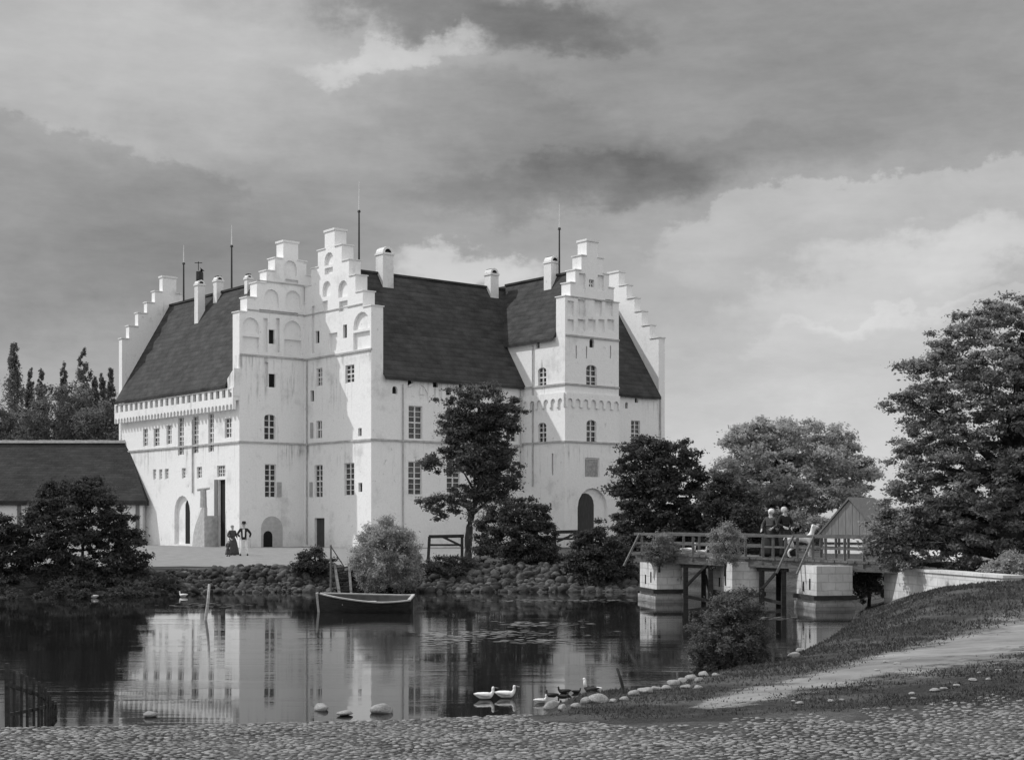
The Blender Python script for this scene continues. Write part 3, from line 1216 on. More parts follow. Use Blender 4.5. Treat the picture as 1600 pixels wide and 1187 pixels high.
mb, hl = corbel_band(PA, 0.05, L1 + 0.05, 9.95, 10.15, 11.52, 0.56, 0.5, (10.84, 11.42, 0.92, 0.56))
mb.box(PA.o, PA.d, PA.n, 0.05, L1 + 0.05, -0.255, 0.0, 10.62, 11.5)
mb.layer(PA.P, [(0.0, 10.9), (0.98, 11.5), (0.98, 12.2), (0.0, 12.9)], [], -0.44, 0.0)
build('corbel_gallery', mb, PLASTER, castle, label='projecting white gallery on small arches under the eaves')
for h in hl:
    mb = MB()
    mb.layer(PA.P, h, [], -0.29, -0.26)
    build('gallery_shade_panel', mb, VOID, castle)  # dark panel painted in for the shade inside each gallery gap
mb, _ = corbel_band(PF, 0.0, W3, 10.25, 10.62, 11.3, 0.78, 0.14)
mb2, _ = corbel_band(PE, 0.0, 4.8, 10.25, 10.62, 11.3, 0.74, 0.14)
o_ = len(mb.v)
mb.v += mb2.v
mb.f += [tuple(i + o_ for i in f) for f in mb2.f]
build('corbel_table', mb, PLASTER, castle, label='band of small arches round the tower')

# arched hood and open shutters, door leaf
mb = MB()
a0, a1, z0, z1 = feature(PB, (408, 441, 806, 854))
lp = arch(a0, a1, z0, z1, 10)
ia0, ia1, iz0, iz1 = feature(PB, (411, 425, 829, 854))
mb.layer(PB.P, lp, [], -0.05, -0.002)
build('door_surround', mb, mat('grey plaster surround', 0.38, 0.5, 4), castle, label='grey arched surround of the low door')
mb = MB()
mb.layer(PB.P, arch(ia0, ia1, iz0, iz1, 8), [], -0.06, -0.052)
build('door', mb, VOID, castle)
SHUT = mat('light grey shutter', 0.3, 0.42, 4)
for px, py0, py1, pl in ((433.5, 753, 776, PB), (488, 753, 776, PC), (489, 660, 684, PC)):
    a = pl.a(px)
    mb = MB()
    mb.layer(pl.P, rect(a - 0.05, a + 0.32, pl.z(a, py1), pl.z(a, py0)), [], -0.06, -0.02)
    build('shutter', mb, SHUT, castle)
mb = MB()
a0, a1, z0, z1 = feature(PA, (335.5, 340.5, 749, 850))
mb.layer(PA.P, rect(a0, a1, z0, z1), [], -0.05, -0.01)
build('door_leaf', mb, GREYDOOR, castle, label='grey opened leaf of the tall door')

# rain pipes
for pl, px, y0, y1 in ((PC, 479, 562, 850), (PD, 630, 600, 830), (PD, 813.5, 601, 760), (PE, 832, 540, 760), (PA, 300.5, 655, 770)):
    a = pl.a(px, -0.08)
    mb = MB()
    p, q = pl.P(a, pl.z(a, y0), -0.08), pl.P(a, pl.z(a, y1), -0.08)
    mb.tube([p, q], [0.055, 0.055], 6)
    build('rain_pipe', mb, TRIM, castle)
# wall anchors
for pl, px, py, h in ((PE, 863.5, 726, 0.0), (PC, 563, 623, 0)):
    pass


# chimneys
def ridge_point(o, axis, across, half, px):
    b = Vector(o) + across * half
    k = (px - 800) / FPX
    l = (k * b.y - b.x) / (axis.x - k * axis.y)
    return b + axis * l


def chimney(p, zb, ztop, w, cowl=False, label=None, cap=True, dep=None):
    mb = MB()
    h = w / 2
    mb.box(p, U, V, -h, h, -h, h, zb, ztop - 0.35)
    mb.box(p, U, V, -h - 0.06, h + 0.06, -h - 0.06, h + 0.06, ztop - 0.348, ztop - 0.2)
    n = 8
    # rounded hood
    for i in range(n):
        a, b = math.pi * i / n, math.pi * (i + 1) / n
        o = Vector((p.x, p.y, 0))
        pts = []
        for ang, rr in ((a, h), (b, h), (b, h * 0.62), (a, h * 0.62)):
            for s in (-h, h):
                q = o + U * (rr * math.cos(ang)) + V * s
                pts.append(Vector((q.x, q.y, ztop - 0.2 + rr * math.sin(ang))))
        mb.hexa([pts[0], pts[1], pts[3], pts[2], pts[6], pts[7], pts[5], pts[4]])
    c = build('chimney', mb, PLASTER_OLD, castle, label=label)
    m2 = MB()
    m2.box(p, U, V, -h * 0.58, h * 0.58, -h * 0.9, h * 0.9, ztop - 0.198, ztop + h * 0.4)
    build('flue', m2, VOID, c)
    if cowl:
        m3 = MB()
        m3.tube([(p.x, p.y, ztop + 0.1), (p.x, p.y, ztop + 0.75), (p.x + 0.2, p.y, ztop + 1.0)], [0.3, 0.3, 0.24], 8)
        m3.bar((p.x - 0.1, p.y, ztop + 0.9), (p.x - 0.1, p.y, ztop + 1.6), 0.05)
        m3.bar((p.x - 0.4, p.y, ztop + 1.5), (p.x + 0.2, p.y, ztop + 1.5), 0.05)
        build('cowl', m3, IRON, c)


p = ridge_point(Q, U, V, W2 / 2 - 0.3, 601); chimney(p, 19.0, EYE + (HOR - 392) / FPX * p.y, 0.95)
p = ridge_point(Q, U, V, W2 / 2 - 0.2, 768); chimney(p, 19.0, EYE + (HOR - 424) / FPX * p.y, 0.8)
p = ridge_point(T1, V, U, W3 / 2 - 0.2, 862); chimney(p, 19.2, EYE + (HOR - 405) / FPX * p.y, 0.85)
p = ridge_point(P0, V, U, W1 / 2 - 1.1, 312); chimney(p, 17.0, EYE + (HOR - 440) / FPX * p.y, 0.62, cowl=True)
p = ridge_point(P0, V, U, W1 / 2 - 0.2, 341); chimney(p, 19.2, EYE + (HOR - 434) / FPX * p.y, 0.6)
p = ridge_point(P0, V, U, W1 / 2 - 0.2, 388); chimney(p, 19.2, EYE + (HOR - 430) / FPX * p.y, 0.45)
for (o, ax, ac, h, px, top) in ((P0, V, U, W1 / 2, 287, 383), (P0, V, U, W1 / 2, 362, 352), (Q, U, V, W2 / 2, 561, 284), (T1, V, U, W3 / 2, 874, 318)):
    p = ridge_point(o, ax, ac, h, px)
    zt = EYE + (HOR - top) / FPX * p.y
    zb = 20.0
    zm = zb + (zt - zb) * 0.68
    mb = MB()
    mb.tube([(p.x, p.y, zb), (p.x, p.y, zm)], [0.08, 0.06], 6)
    mb.tube([(p.x, p.y, zm - 0.05), (p.x, p.y, zm + 0.1)], [0.14, 0.1], 6)
    lr = build('lightning_rod', mb, IRON, castle)
    m2 = MB()
    m2.tube([(p.x, p.y, zm + 0.1), (p.x, p.y, zt)], [0.055, 0.02], 6)
    build('rod_tip', m2, GILT, lr)

# ------------------------------------------------------------------ outer stair of the tall door
st = thing('stone_stair', 'grey stone stair block with a curved side beside the tall dark door', 'stairs', tuple(PA.P(PA.a(334), 0, -1.2)))
mb = MB()
a0, a1 = sorted((PA.a(341.5), PA.a(322)))
prof = [(a0, -0.1), (a0 + 0.02, 2.9), (a0 + 0.3, 2.9), (a0 + 0.55, 2.75), (a0 + (a1 - a0) * 0.45, 2.3), (a0 + (a1 - a0) * 0.7, 1.7), (a0 + (a1 - a0) * 0.9, 0.9), (a1, -0.1)]
mb.layer(PA.P, prof, [], -1.15, -0.9)
build('side_wall', mb, mat('dull grey plaster', 0.34, 0.5, 4), st)  # plaster in a plain mid grey
mb = MB()
for i in range(7):
    w = (a1 - a0) / 7
    mb.layer(PA.P, rect(a0 + i * w + 0.002, a0 + (i + 1) * w, -0.1, 2.3 - i * 0.32), [], -0.9, -0.03)
build('steps', mb, TRIM, st)
mb = MB()
p = PA.P(a0 + 0.45, 2.9, -1.0)
mb.tube([p, p + Vector((0, 0, 1.3))], [0.26, 0.22], 8)
mb.tube([p + Vector((-0.45, 0, 1.3)), p + Vector((0.45, 0, 1.42))], [0.1, 0.1], 6)
build('lamp_post', mb, mat('dull grey plaster', .3, .4), st)

# ------------------------------------------------------------------ barn
BY = 116.0
barn = thing('thatched_barn', 'long low barn with dark thatched roof at the left of the castle', 'barn', (-40, BY, 0))
e0 = at(228, BY - 0.3, py=782)
r0 = at(198, 120.2, py=690)
mb = MB()
mb.box((0, 0, 0), Vector((1, 0, 0)), Vector((0, 1, 0)), -75, e0.x - 0.35, BY, BY + 8, -0.4, e0.z + 0.1)
build('wall', mb, PLASTER_OLD, barn)
mb = MB()
xl = -75
E = e0.z
R = r0.z
t = 0.35
pts = [(xl, BY - .3, E), (e0.x, BY - .3, E), (e0.x, BY + 8.4, E), (xl, BY + 8.4, E), (xl, r0.y, R), (r0.x, r0.y, R)]
b = len(mb.v)
mb.v += pts + [(x, y, z - t) for x, y, z in pts[:4]]
mb.f += [(0, 1, 5, 4), (2, 3, 4, 5), (1, 2, 5), (0, 4, 3), (6, 7, 1, 0), (7, 8, 2, 1), (8, 9, 3, 2), (9, 6, 0, 3), (9, 8, 7, 6)]
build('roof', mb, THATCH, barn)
mb = MB()
rr = random.Random(2)
for i in range(44):
    x0 = xl + i; 
    mb.hexa([(x0, r0.y - .35, R - .12), (min(x0 + 1.0, r0.x), r0.y - .35, R - .12), (min(x0 + 1.0, r0.x), r0.y + .35, R - .12), (x0, r0.y + .35, R - .12),
             (x0, r0.y - .16, R + .12 + rr.uniform(-.03, .04)), (min(x0 + 1.0, r0.x), r0.y - .16, R + .12), (min(x0 + 1.0, r0.x), r0.y + .16, R + .12), (x0, r0.y + .16, R + .12)]) if x0 < r0.x - .1 else None
build('roof_ridge', mb, RIDGE, barn)
for px in (30, 215):
    q = at(px, BY - .02, z=0)
    mb = MB()
    mb.box((q.x, q.y), Vector((1, 0, 0)), Vector((0, 1, 0)), -.15, .15, -.05, .03, -.2, E - .1)
    build('timber_post', mb, GREYDOOR, barn)

# ------------------------------------------------------------------ foliage
def in_poly(poly, x, y):
    c = False
    n = len(poly)
    for i in range(n):
        x0, y0 = poly[i]
        x1, y1 = poly[(i + 1) % n]
        if (y0 > y) != (y1 > y) and x < (x1 - x0) * (y - y0) / (y1 - y0) + x0:
            c = not c
    return c


def row_extent(poly, y):
    xs = []
    n = len(poly)
    for i in range(n):
        x0, y0 = poly[i]
        x1, y1 = poly[(i + 1) % n]
        if (y0 > y) != (y1 > y):
            xs.append((x1 - x0) * (y - y0) / (y1 - y0) + x0)
    return (min(xs), max(xs)) if xs else (0, 0)


def leaf_cloud(clumps, per, size, seed, flat_up=0.35, aspect=0.5):
    """clumps: (x, y, z, rx, ry, rz) -> leaf quads scattered through them"""
    g = np.random.default_rng(seed)
    C = np.repeat(np.array(clumps), per, axis=0)
    n = len(C)
    d = g.normal(size=(n, 3))
    d /= np.linalg.norm(d, axis=1, keepdims=True)
    r = np.minimum(np.abs(g.normal(size=(n, 1))) * 0.55 + 0.25, 1.5)
    pos = C[:, :3] + d * r * C[:, 3:]
    nrm = g.normal(size=(n, 3)) * 0.8 + d * 0.6 + np.array([0, 0, flat_up * 2])
    nrm /= np.linalg.norm(nrm, axis=1, keepdims=True)
    t = g.normal(size=(n, 3))
    t[:, 2] *= 0.5
    t -= nrm * (t * nrm).sum(1, keepdims=True)
    t /= np.linalg.norm(t, axis=1, keepdims=True)
    b = np.cross(nrm, t)
    L = size * (0.6 + 0.9 * g.random((n, 1)))
    Wd = L * aspect * (0.7 + 0.6 * g.random((n, 1)))
    v = np.stack([pos - t * L * 0.5, pos + b * Wd * 0.5 + t * L * 0.05, pos + t * L * 0.5, pos - b * Wd * 0.5 + t * L * 0.05], 1).reshape(-1, 3)
    q = np.arange(n * 4).reshape(-1, 4)
    return v, q


def clumps_in(polys, d, n, rpx, seed, flat=0.6, depth=0.8, vary=0.45):
    r = random.Random(seed)
    out = []
    areas = []
    for poly in polys:
        ar = abs(sum(poly[i][0] * poly[(i + 1) % len(poly)][1] - poly[(i + 1) % len(poly)][0] * poly[i][1] for i in range(len(poly)))) / 2
        areas.append(ar)
    for poly, ar in zip(polys, areas):
        k = max(2, int(n * ar / sum(areas)))
        xs = [p[0] for p in poly]; ys = [p[1] for p in poly]
        m = 0
        while m < k:
            x, y = r.uniform(min(xs), max(xs)), r.uniform(min(ys), max(ys))
            if not in_poly(poly, x, y):
                continue
            m += 1
            l, h = row_extent(poly, y)
            half = max((h - l) / 2, 1)
            qn = (x - (l + h) / 2) / half
            hm = half * d / FPX
            x += r.gauss(0, 0.55) * rpx
            y += r.gauss(0, 0.45) * rpx
            dy = r.uniform(-1, 1) * hm * depth * math.sqrt(max(0.05, 1 - qn * qn))
            dd = d + dy
            rad = rpx * (1 - vary + 2 * vary * r.random()) * d / FPX
            # keep the silhouette: place at the ray of the pixel but at mean depth scale
            out.append(((x - 800) / FPX * d, dd, EYE + (HOR - y) / FPX * d, rad * 1.15, rad * 1.0, rad * flat))
    return out


def cone_clumps(px, top, w, d, seed):
    r = random.Random(seed)
    out = []
    for i in range(340):
        t_ = r.random() ** 0.8
        y_ = top + t_ * (800 - top)
        half = w * min(1.0, 0.10 + 1.5 * t_ ** 0.75) * 1.35 * (1 + 0.06 * math.sin(t_ * 60 + seed) + 0.08 * math.sin(t_ * 23 + seed * 2)) * d / FPX
        a_ = r.uniform(0, 6.283)
        q_ = math.sqrt(r.random())
        rad = max(0.14, half * 0.36)
        out.append(((px - 800) / FPX * d + math.cos(a_) * q_ * half, d + math.sin(a_) * q_ * half, EYE + (HOR - y_) / FPX * d, rad, rad, rad * 1.6))
    return out


def make_tree(name, label, cat, polys, d, base, n, rpx, per, leaf, lmat, seed, trunk=None, trunk_r=0.25, group=None, flat=0.6, depth=0.8, limbs=14, flat_up=0.35, aspect=0.5, stems=None, trunkmat=None, bz=None, cl=None):
    """base: pixel column of the foot; trunk: list of (px, py) up the stem"""
    n, rpx, per, leaf = int(n * 2.3), rpx * 0.72, int(per * 1.5), leaf * 0.56
    cl = cl or clumps_in(polys, d, n, rpx, seed, flat, depth)
    bx = (base - 800) / FPX * d
    bz = tz(bx, d) if bz is None else bz
    root = thing(name, label, cat, (bx, d, bz), group)
    r = random.Random(seed + 1)
    mb = MB()
    if trunk:
        pts = [Vector((bx, d, bz - 0.3))] + [at(px, d, py=py) for px, py in trunk]
    else:
        zt = max(c[2] for c in cl)
        pts = [Vector((bx, d, bz - 0.3)), Vector((bx + 0.05 * (zt - bz) * 0.2, d, bz + (zt - bz) * 0.35)), Vector((bx, d, bz + (zt - bz) * 0.75))]
    # refine
    fine = []
    for i in range(len(pts) - 1):
        for k in range(4):
            fine.append(pts[i].lerp(pts[i + 1], k / 4) + Vector((r.uniform(-1, 1), r.uniform(-1, 1), 0)) * trunk_r * 0.15)
    fine.append(pts[-1])
    m = len(fine)
    rads = [trunk_r * (1.25 if i == 0 else 1.0) * (1 - 0.8 * i / (m - 1)) + 0.02 for i in range(m)]
    mb.tube(fine, rads, 9)
    for c in r.sample(cl, min(limbs, len(cl))):
        e = Vector(c[:3])
        k = min(m - 2, max(1, int(m * r.uniform(0.3, 0.85))))
        # start below the clump where possible
        cand = [i for i in range(1, m - 1) if fine[i].z < e.z + 0.3]
        if cand:
            k = cand[int(len(cand) * r.uniform(0.55, 0.99))]
        s = fine[k]
        mid = s.lerp(e, 0.5) + Vector((0, 0, (e - s).length * r.uniform(-0.02, 0.16)))
        rr_ = rads[k] * 0.55
        pp = []
        for j in range(6):
            t_ = j / 5
            pp.append(s * (1 - t_) ** 2 + mid * 2 * t_ * (1 - t_) + e * t_ * t_)
        mb.tube(pp, [rr_ * (1 - 0.85 * j / 5) + 0.008 for j in range(6)], 6)
    build('trunk' if trunk_r > 0.06 else 'stem', mb, trunkmat or BARK, root, True)
    v, q = leaf_cloud(cl, per, leaf, seed + 2, flat_up, aspect)
    link('crown', fast_mesh('crown', v, q, lmat), root)
    return root


# large tree at the right edge
BIG = [(1560, 470), (1600, 452), (1650, 455), (1720, 500), (1765, 620), (1745, 760), (1690, 850), (1600, 862), (1540, 855), (1490, 862), (1450, 850), (1420, 800),
       (1412, 760), (1405, 715), (1425, 660), (1410, 615), (1430, 590), (1418, 570), (1455, 555), (1452, 520), (1480, 512), (1515, 485)]
FR = [[(1385, 612), (1425, 600), (1430, 625), (1395, 622)], [(1400, 572), (1440, 560), (1450, 582), (1410, 580)], [(1383, 705), (1430, 690), (1430, 715), (1390, 712)],
      [(1380, 765), (1430, 740), (1440, 770), (1385, 775)], [(1400, 650), (1440, 640), (1440, 660), (1410, 660)]]
LOWBR = [[(1352, 815), (1384, 790), (1440, 800), (1460, 850), (1420, 885), (1365, 865), (1380, 845), (1358, 828)], [(1375, 868), (1450, 858), (1540, 870), (1560, 890), (1500, 898), (1440, 888), (1390, 890)], [(1345, 838), (1400, 830), (1410, 872), (1362, 878)]]
make_tree('broadleaf_tree', 'tall spreading dark tree with drooping lower branches at the right edge', 'tree', [BIG] + FR + LOWBR, 44.0, 1580, 640, 17, 95, 0.18, LEAF_MID, 11,
          trunk=[(1580, 870), (1582, 800), (1590, 700), (1595, 600), (1600, 520)], trunk_r=0.45, flat=0.5, depth=0.75, limbs=46, flat_up=0.5)
# layered tree before the long wing
LAY = [[(684, 628), (712, 606), (745, 598), (784, 612), (808, 632), (775, 652), (715, 650)], [(700, 640), (790, 640), (800, 735), (700, 735)], [(682, 664), (720, 650), (770, 642), (815, 640), (812, 664), (780, 676), (735, 684), (695, 680)],
       [(660, 722), (690, 694), (740, 686), (790, 690), (796, 708), (760, 730), (700, 742), (666, 736)], [(775, 752), (795, 738), (822, 738), (815, 755), (785, 766)],
       [(655, 792), (690, 768), (740, 756), (760, 790), (690, 808)], [(730, 700), (800, 700), (795, 765), (760, 780), (735, 760)], [(745, 760), (800, 768), (790, 790), (750, 792)], [(725, 650), (770, 650), (772, 700), (735, 700)]]
make_tree('layered_tree', 'slender crooked tree with flat leafy layers before the long castle wall', 'tree', LAY, 66.0, 733, 250, 13, 75, 0.21, LEAF_LAYER, 21,
          trunk=[(731, 840), (736, 805), (748, 770), (750, 730), (744, 690), (748, 640), (748, 612)], trunk_r=0.17, flat=0.58, depth=0.7, limbs=26, flat_up=0.4)
# pale tree behind the bridge
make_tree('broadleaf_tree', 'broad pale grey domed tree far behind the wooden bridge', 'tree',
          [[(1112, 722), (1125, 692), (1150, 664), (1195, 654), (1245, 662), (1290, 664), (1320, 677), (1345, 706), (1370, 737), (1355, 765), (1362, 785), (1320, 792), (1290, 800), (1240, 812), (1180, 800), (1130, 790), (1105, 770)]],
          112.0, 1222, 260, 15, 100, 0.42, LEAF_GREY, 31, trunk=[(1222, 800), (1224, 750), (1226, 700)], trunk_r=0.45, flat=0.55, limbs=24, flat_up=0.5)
make_tree('broadleaf_tree', 'dark bushy tree standing against the right end of the castle', 'tree',
          [[(968, 715), (990, 694), (1025, 686), (1055, 692), (1080, 707), (1098, 740), (1108, 790), (1112, 850), (968, 855), (966, 780)]],
          93.0, 1035, 160, 15, 90, 0.36, LEAF_DARK, 41, trunk=[(1036, 800), (1036, 730)], trunk_r=0.3, limbs=14)
make_tree('broadleaf_tree', 'small dark tree between the castle-side tree and the pale domed tree', 'tree',
          [[(1098, 765), (1135, 735), (1165, 755), (1185, 790), (1198, 855), (1098, 860)]], 90.0, 1145, 90, 13, 80, 0.34, LEAF_DARK, 43, trunk=[(1145, 810), (1142, 760)], trunk_r=0.2, limbs=8)
make_tree('hedge_shrub', 'dark rounded shrub behind the people on the bridge', 'shrub',
          [[(1145, 800), (1162, 782), (1182, 800), (1195, 830), (1195, 868), (1145, 868)]], 62.0, 1168, 50, 10, 80, 0.2, LEAF_DARK, 45, trunk_r=0.05, limbs=6)
make_tree('hedge', 'mid grey hedge behind the bridge railing left of the half-timbered hut', 'hedge',
          [[(1180, 818), (1210, 800), (1250, 806), (1290, 812), (1300, 866), (1180, 868)]], 96.0, 1240, 80, 13, 80, 0.36, LEAF_MID, 47, trunk_r=0.1, limbs=8)
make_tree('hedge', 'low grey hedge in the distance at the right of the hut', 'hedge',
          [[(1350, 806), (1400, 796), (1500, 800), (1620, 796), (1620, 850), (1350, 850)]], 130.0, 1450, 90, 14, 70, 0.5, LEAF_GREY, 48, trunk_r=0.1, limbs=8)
# bushes
def bush(label, poly, d, base, n, rpx, per, leaf, lm, seed, name='bush', **kw):
    return make_tree(name, label, 'bush', [poly], d, base, n, rpx, per, leaf, lm, seed, trunk_r=kw.pop('tr', 0.05), limbs=kw.pop('limbs', 10), **kw)


bush('pale grey willowy bush behind the moored boat', [(552, 885), (560, 845), (578, 824), (606, 812), (632, 824), (650, 850), (654, 885), (642, 918), (568, 920)], 56.5, 604, 130, 11, 95, 0.17, LEAF_LIGHT, 51, flat=0.9, aspect=0.3, flat_up=0.1)
bush('small dark bush on the forecourt edge left of the boat steps', [(460, 884), (475, 864), (495, 855), (512, 864), (521, 885), (505, 902), (470, 898)], 58.5, 492, 36, 9, 80, 0.15, LEAF_DARK, 52)
bush('wide dark bush at the foot of the crooked layered tree', [(742, 865), (750, 815), (775, 795), (800, 784), (830, 780), (850, 795), (862, 825), (876, 870), (868, 898), (742, 898)], 61.0, 810, 130, 12, 90, 0.2, LEAF_DARK, 53)
bush('dark pointed bush in front of the castle gate', [(886, 885), (897, 845), (916, 828), (935, 814), (950, 834), (978, 855), (990, 890), (984, 912), (892, 908)], 58.6, 938, 90, 11, 90, 0.19, LEAF_DARK, 54)
bush('big dark round bush on the left bank before the barn', [(28, 890), (34, 825), (54, 780), (88, 752), (120, 744), (150, 748), (180, 775), (200, 805), (214, 842), (222, 880), (208, 915), (60, 922)], 55.5, 128, 220, 13, 95, 0.2, LEAF_DARK, 55)
bush('black bush cut by the left edge of the picture', [(-60, 810), (0, 802), (28, 815), (40, 870), (36, 910), (-60, 915)], 54.5, 0, 80, 12, 90, 0.2, LEAF_DARK, 56)
bush('leafy grey bush standing in the near water before the bridge', [(1086, 1026), (1080, 1000), (1096, 985), (1102, 962), (1118, 958), (1126, 930), (1140, 938), (1152, 915), (1166, 912), (1172, 938), (1186, 948), (1184, 975), (1198, 990), (1190, 1012), (1194, 1036), (1150, 1052), (1102, 1046)], 27.4, 1142, 110, 13, 95, 0.1, LEAF_POND, 57, flat=0.9, aspect=0.35, flat_up=0.15, tr=0.025)
bush('light shrub in front of the large tree trunk on the hill', [(1532, 908), (1545, 884), (1580, 868), (1620, 880), (1620, 914)], 40.5, 1575, 50, 11, 80, 0.13, LEAF_LIGHT, 60, flat=0.9, aspect=0.3, flat_up=0.1)
bush('low dark scrub along the left bank under the big round bush', [(-20, 905), (60, 900), (160, 905), (270, 912), (285, 926), (150, 940), (-20, 945)], 54.2, 120, 90, 10, 80, 0.15, LEAF_DARK, 61, flat=0.6)
bush('low dark scrub on the boulders below the wooden barrier', [(650, 885), (690, 868), (735, 872), (745, 890), (720, 905), (660, 905)], 58.8, 700, 36, 9, 80, 0.15, LEAF_DARK, 62)
bush('reedy shrub on the slope at the right bridge abutment', [(1330, 905), (1345, 880), (1375, 885), (1385, 930), (1345, 940)], 47.0, 1358, 36, 9, 80, 0.12, LEAF_POND, 63, flat=0.9)

# trees far behind the barn
def far_tree(label, poly, d, base, n, rpx, seed, lm=None, name='conifer', group='slender trees behind the barn'):
    make_tree(name, label, 'tree', [poly], d, base, n, rpx, 60, 0.45, lm or LEAF_GREY, seed, trunk_r=0.25, limbs=8, flat=0.9, group=group)


for i, (px, top, w, lab) in enumerate(((22, 535, 17, 'tallest slender pointed tree at the far left behind the barn'), (47, 574, 9, 'thin short pointed tree just right of the tallest one behind the barn'),
                                       (65, 576, 11, 'short pointed tree left of the round wood behind the barn'), (100, 568, 11, 'slender pointed tree left of the second tallest behind the barn'),
                                       (130, 545, 16, 'second tallest pointed tree behind the barn, broad at its foot'), (148, 588, 9, 'thin pointed tree just right of the second tallest behind the barn'),
                                       (160, 582, 10, 'narrow pointed tree between two thin ones near the castle'), (173, 574, 11, 'slender pointed tree nearest to the castle behind the barn'))):
    make_tree('conifer', lab, 'tree', None, 150.0 + i * 1.5, px, 1, 1, 40, 0.36, LEAF_FAR, 70 + i, trunk_r=0.2, limbs=0, group='slender trees behind the barn', cl=cone_clumps(px, top, w, 150.0 + i * 1.5, 70 + i), flat_up=-0.1)
far_tree('round dark wood crown behind the middle of the barn roof', [(22, 800), (30, 655), (60, 615), (95, 600), (122, 612), (140, 645), (148, 800)], 142.0, 85, 120, 14, 81, LEAF_FAR, 'broadleaf_tree', 'round trees behind the barn')
far_tree('round dark wood crown behind the barn next to the castle wall', [(110, 800), (120, 650), (150, 625), (180, 632), (205, 660), (210, 800)], 140.0, 160, 100, 14, 82, LEAF_FAR, 'broadleaf_tree', 'round trees behind the barn')
far_tree('round dark wood crown cut by the left edge behind the barn', [(-60, 800), (-50, 650), (-15, 625), (20, 640), (40, 680), (45, 800)], 144.0, -8, 90, 14, 83, LEAF_FAR, 'broadleaf_tree', 'round trees behind the barn')

# ------------------------------------------------------------------ bridge
BL = Vector((4.25, 50.0, 0.80))
BR = Vector((11.9, 45.0, 0.58))
bd = (BR - BL)
bdir = Vector((bd.x, bd.y, 0)).normalized()
bnor = Vector((-bdir.y, bdir.x, 0))
if bnor.y < 0:
    bnor = -bnor
bridge = thing('bridge', 'weathered timber bridge on white masonry piers crossing the moat', 'bridge', (8, 47.5, WATER))
PBR = Plane((BL.x, BL.y, 0), bdir, bnor)


def bz(a):
    return BL.z + (BR.z - BL.z) * a / bd.length


BLEN = bd.length
mb = MB()
na = int(BLEN / 0.22)
for i in range(na):
    a0, a1 = i * BLEN / na, (i + 1) * BLEN / na - 0.015
    mb.box(PBR.o, bdir, bnor, a0, a1, -0.05 + rng.uniform(-.03, .03), 2.1, bz(a0) - 0.07, bz(a0) + rng.uniform(0, .008))
build('deck', mb, WOOD, bridge)
mb = MB()
for dep in (0.06, 1.0, 1.9):
    p, q = PBR.P(0, bz(0) - 0.2, dep), PBR.P(BLEN, bz(BLEN) - 0.2, dep)
    mb.bar(p, q, 0.16, 0.24)
build('beam', mb, WOOD, bridge)
for dep, lab in ((0.0, 'near railing'), (2.05, 'far railing')):
    mb = MB()
    rh0, rh1 = 0.64, 0.78
    top = lambda a: bz(a) + rh0 + (rh1 - rh0) * a / BLEN
    mb.bar(PBR.P(-0.05, top(0), dep), PBR.P(BLEN, top(BLEN), dep), 0.1, 0.09)
    mb.bar(PBR.P(0, bz(0) + 0.33, dep), PBR.P(BLEN, bz(BLEN) + 0.38, dep), 0.05, 0.06)
    pxs = (1003, 1026, 1051, 1083, 1114, 1165, 1192, 1208, 1228, 1246, 1270, 1290, 1320, 1350, 1375)
    for px in pxs:
        a = PBR.a(px)
        if a > BLEN: continue
        mb.bar(PBR.P(a, bz(a) - 0.2, dep), PBR.P(a, top(a) - 0.05, dep), 0.08, 0.07)
    if dep == 0.0:
        for px, dx in ((1000, -0.55), (1240, -0.6), (1272, -0.6)):
            a = PBR.a(px)
            mb.bar(PBR.P(a, top(a), -0.04), PBR.P(a + dx * 0.6, bz(a) - 0.45, -0.55), 0.06)
    build('railing', mb, WOOD, bridge)
pier_ang = math.radians(10)
pu = Vector((math.cos(pier_ang), math.sin(pier_ang), 0))
pv = Vector((-pu.y, pu.x, 0))
for (px0, px1, px2, dd, top) in ((1000, 1026, 1066, 49.6, 874), (1114, 1144, 1190, 47.6, 878), (1245, 1276, 1332, 45.3, 884)):
    # front left corner at px1
    c = at(px1, dd, z=0)
    k = (px0 - 800) / FPX
    dl = (k * c.y - c.x) / (pv.x - k * pv.y)
    k = (px2 - 800) / FPX
    wr_ = (k * c.y - c.x) / (pu.x - k * pu.y)
    zt = EYE + (HOR - top) / FPX * dd
    mb = MB()
    mb.box(c, pu, pv, 0, wr_, 0, dl, -2.2, zt)
    mb.box(c, pu, pv, -0.06, wr_ + 0.06, -0.06, dl + 0.06, -2.2, WATER + 0.22)
    pr = build('stone_pier', mb, PIERWALL, bridge)
    m2 = MB()
    m2.box(c, pu, pv, -0.14, wr_ + 0.1, -0.14, -0.062, WATER + 0.32, WATER + 0.46)
    m2.box(c, pu, pv, -0.14, -0.062, -0.058, dl, WATER + 0.32, WATER + 0.46)
    build('fender_beam', m2, DARKWOOD, pr)
    m3 = MB()
    for (s0, s1, y0, y1) in ((0.3, 0.36, 0.45, 0.7), (0.62, 0.68, 0.4, 0.62)):
        h = zt - WATER
        m3.box(c, pu, pv, -0.012, 0.0005, dl * s0, dl * s1, WATER + h * y0, WATER + h * y1)
    build('wall_slit', m3, VOID, pr)
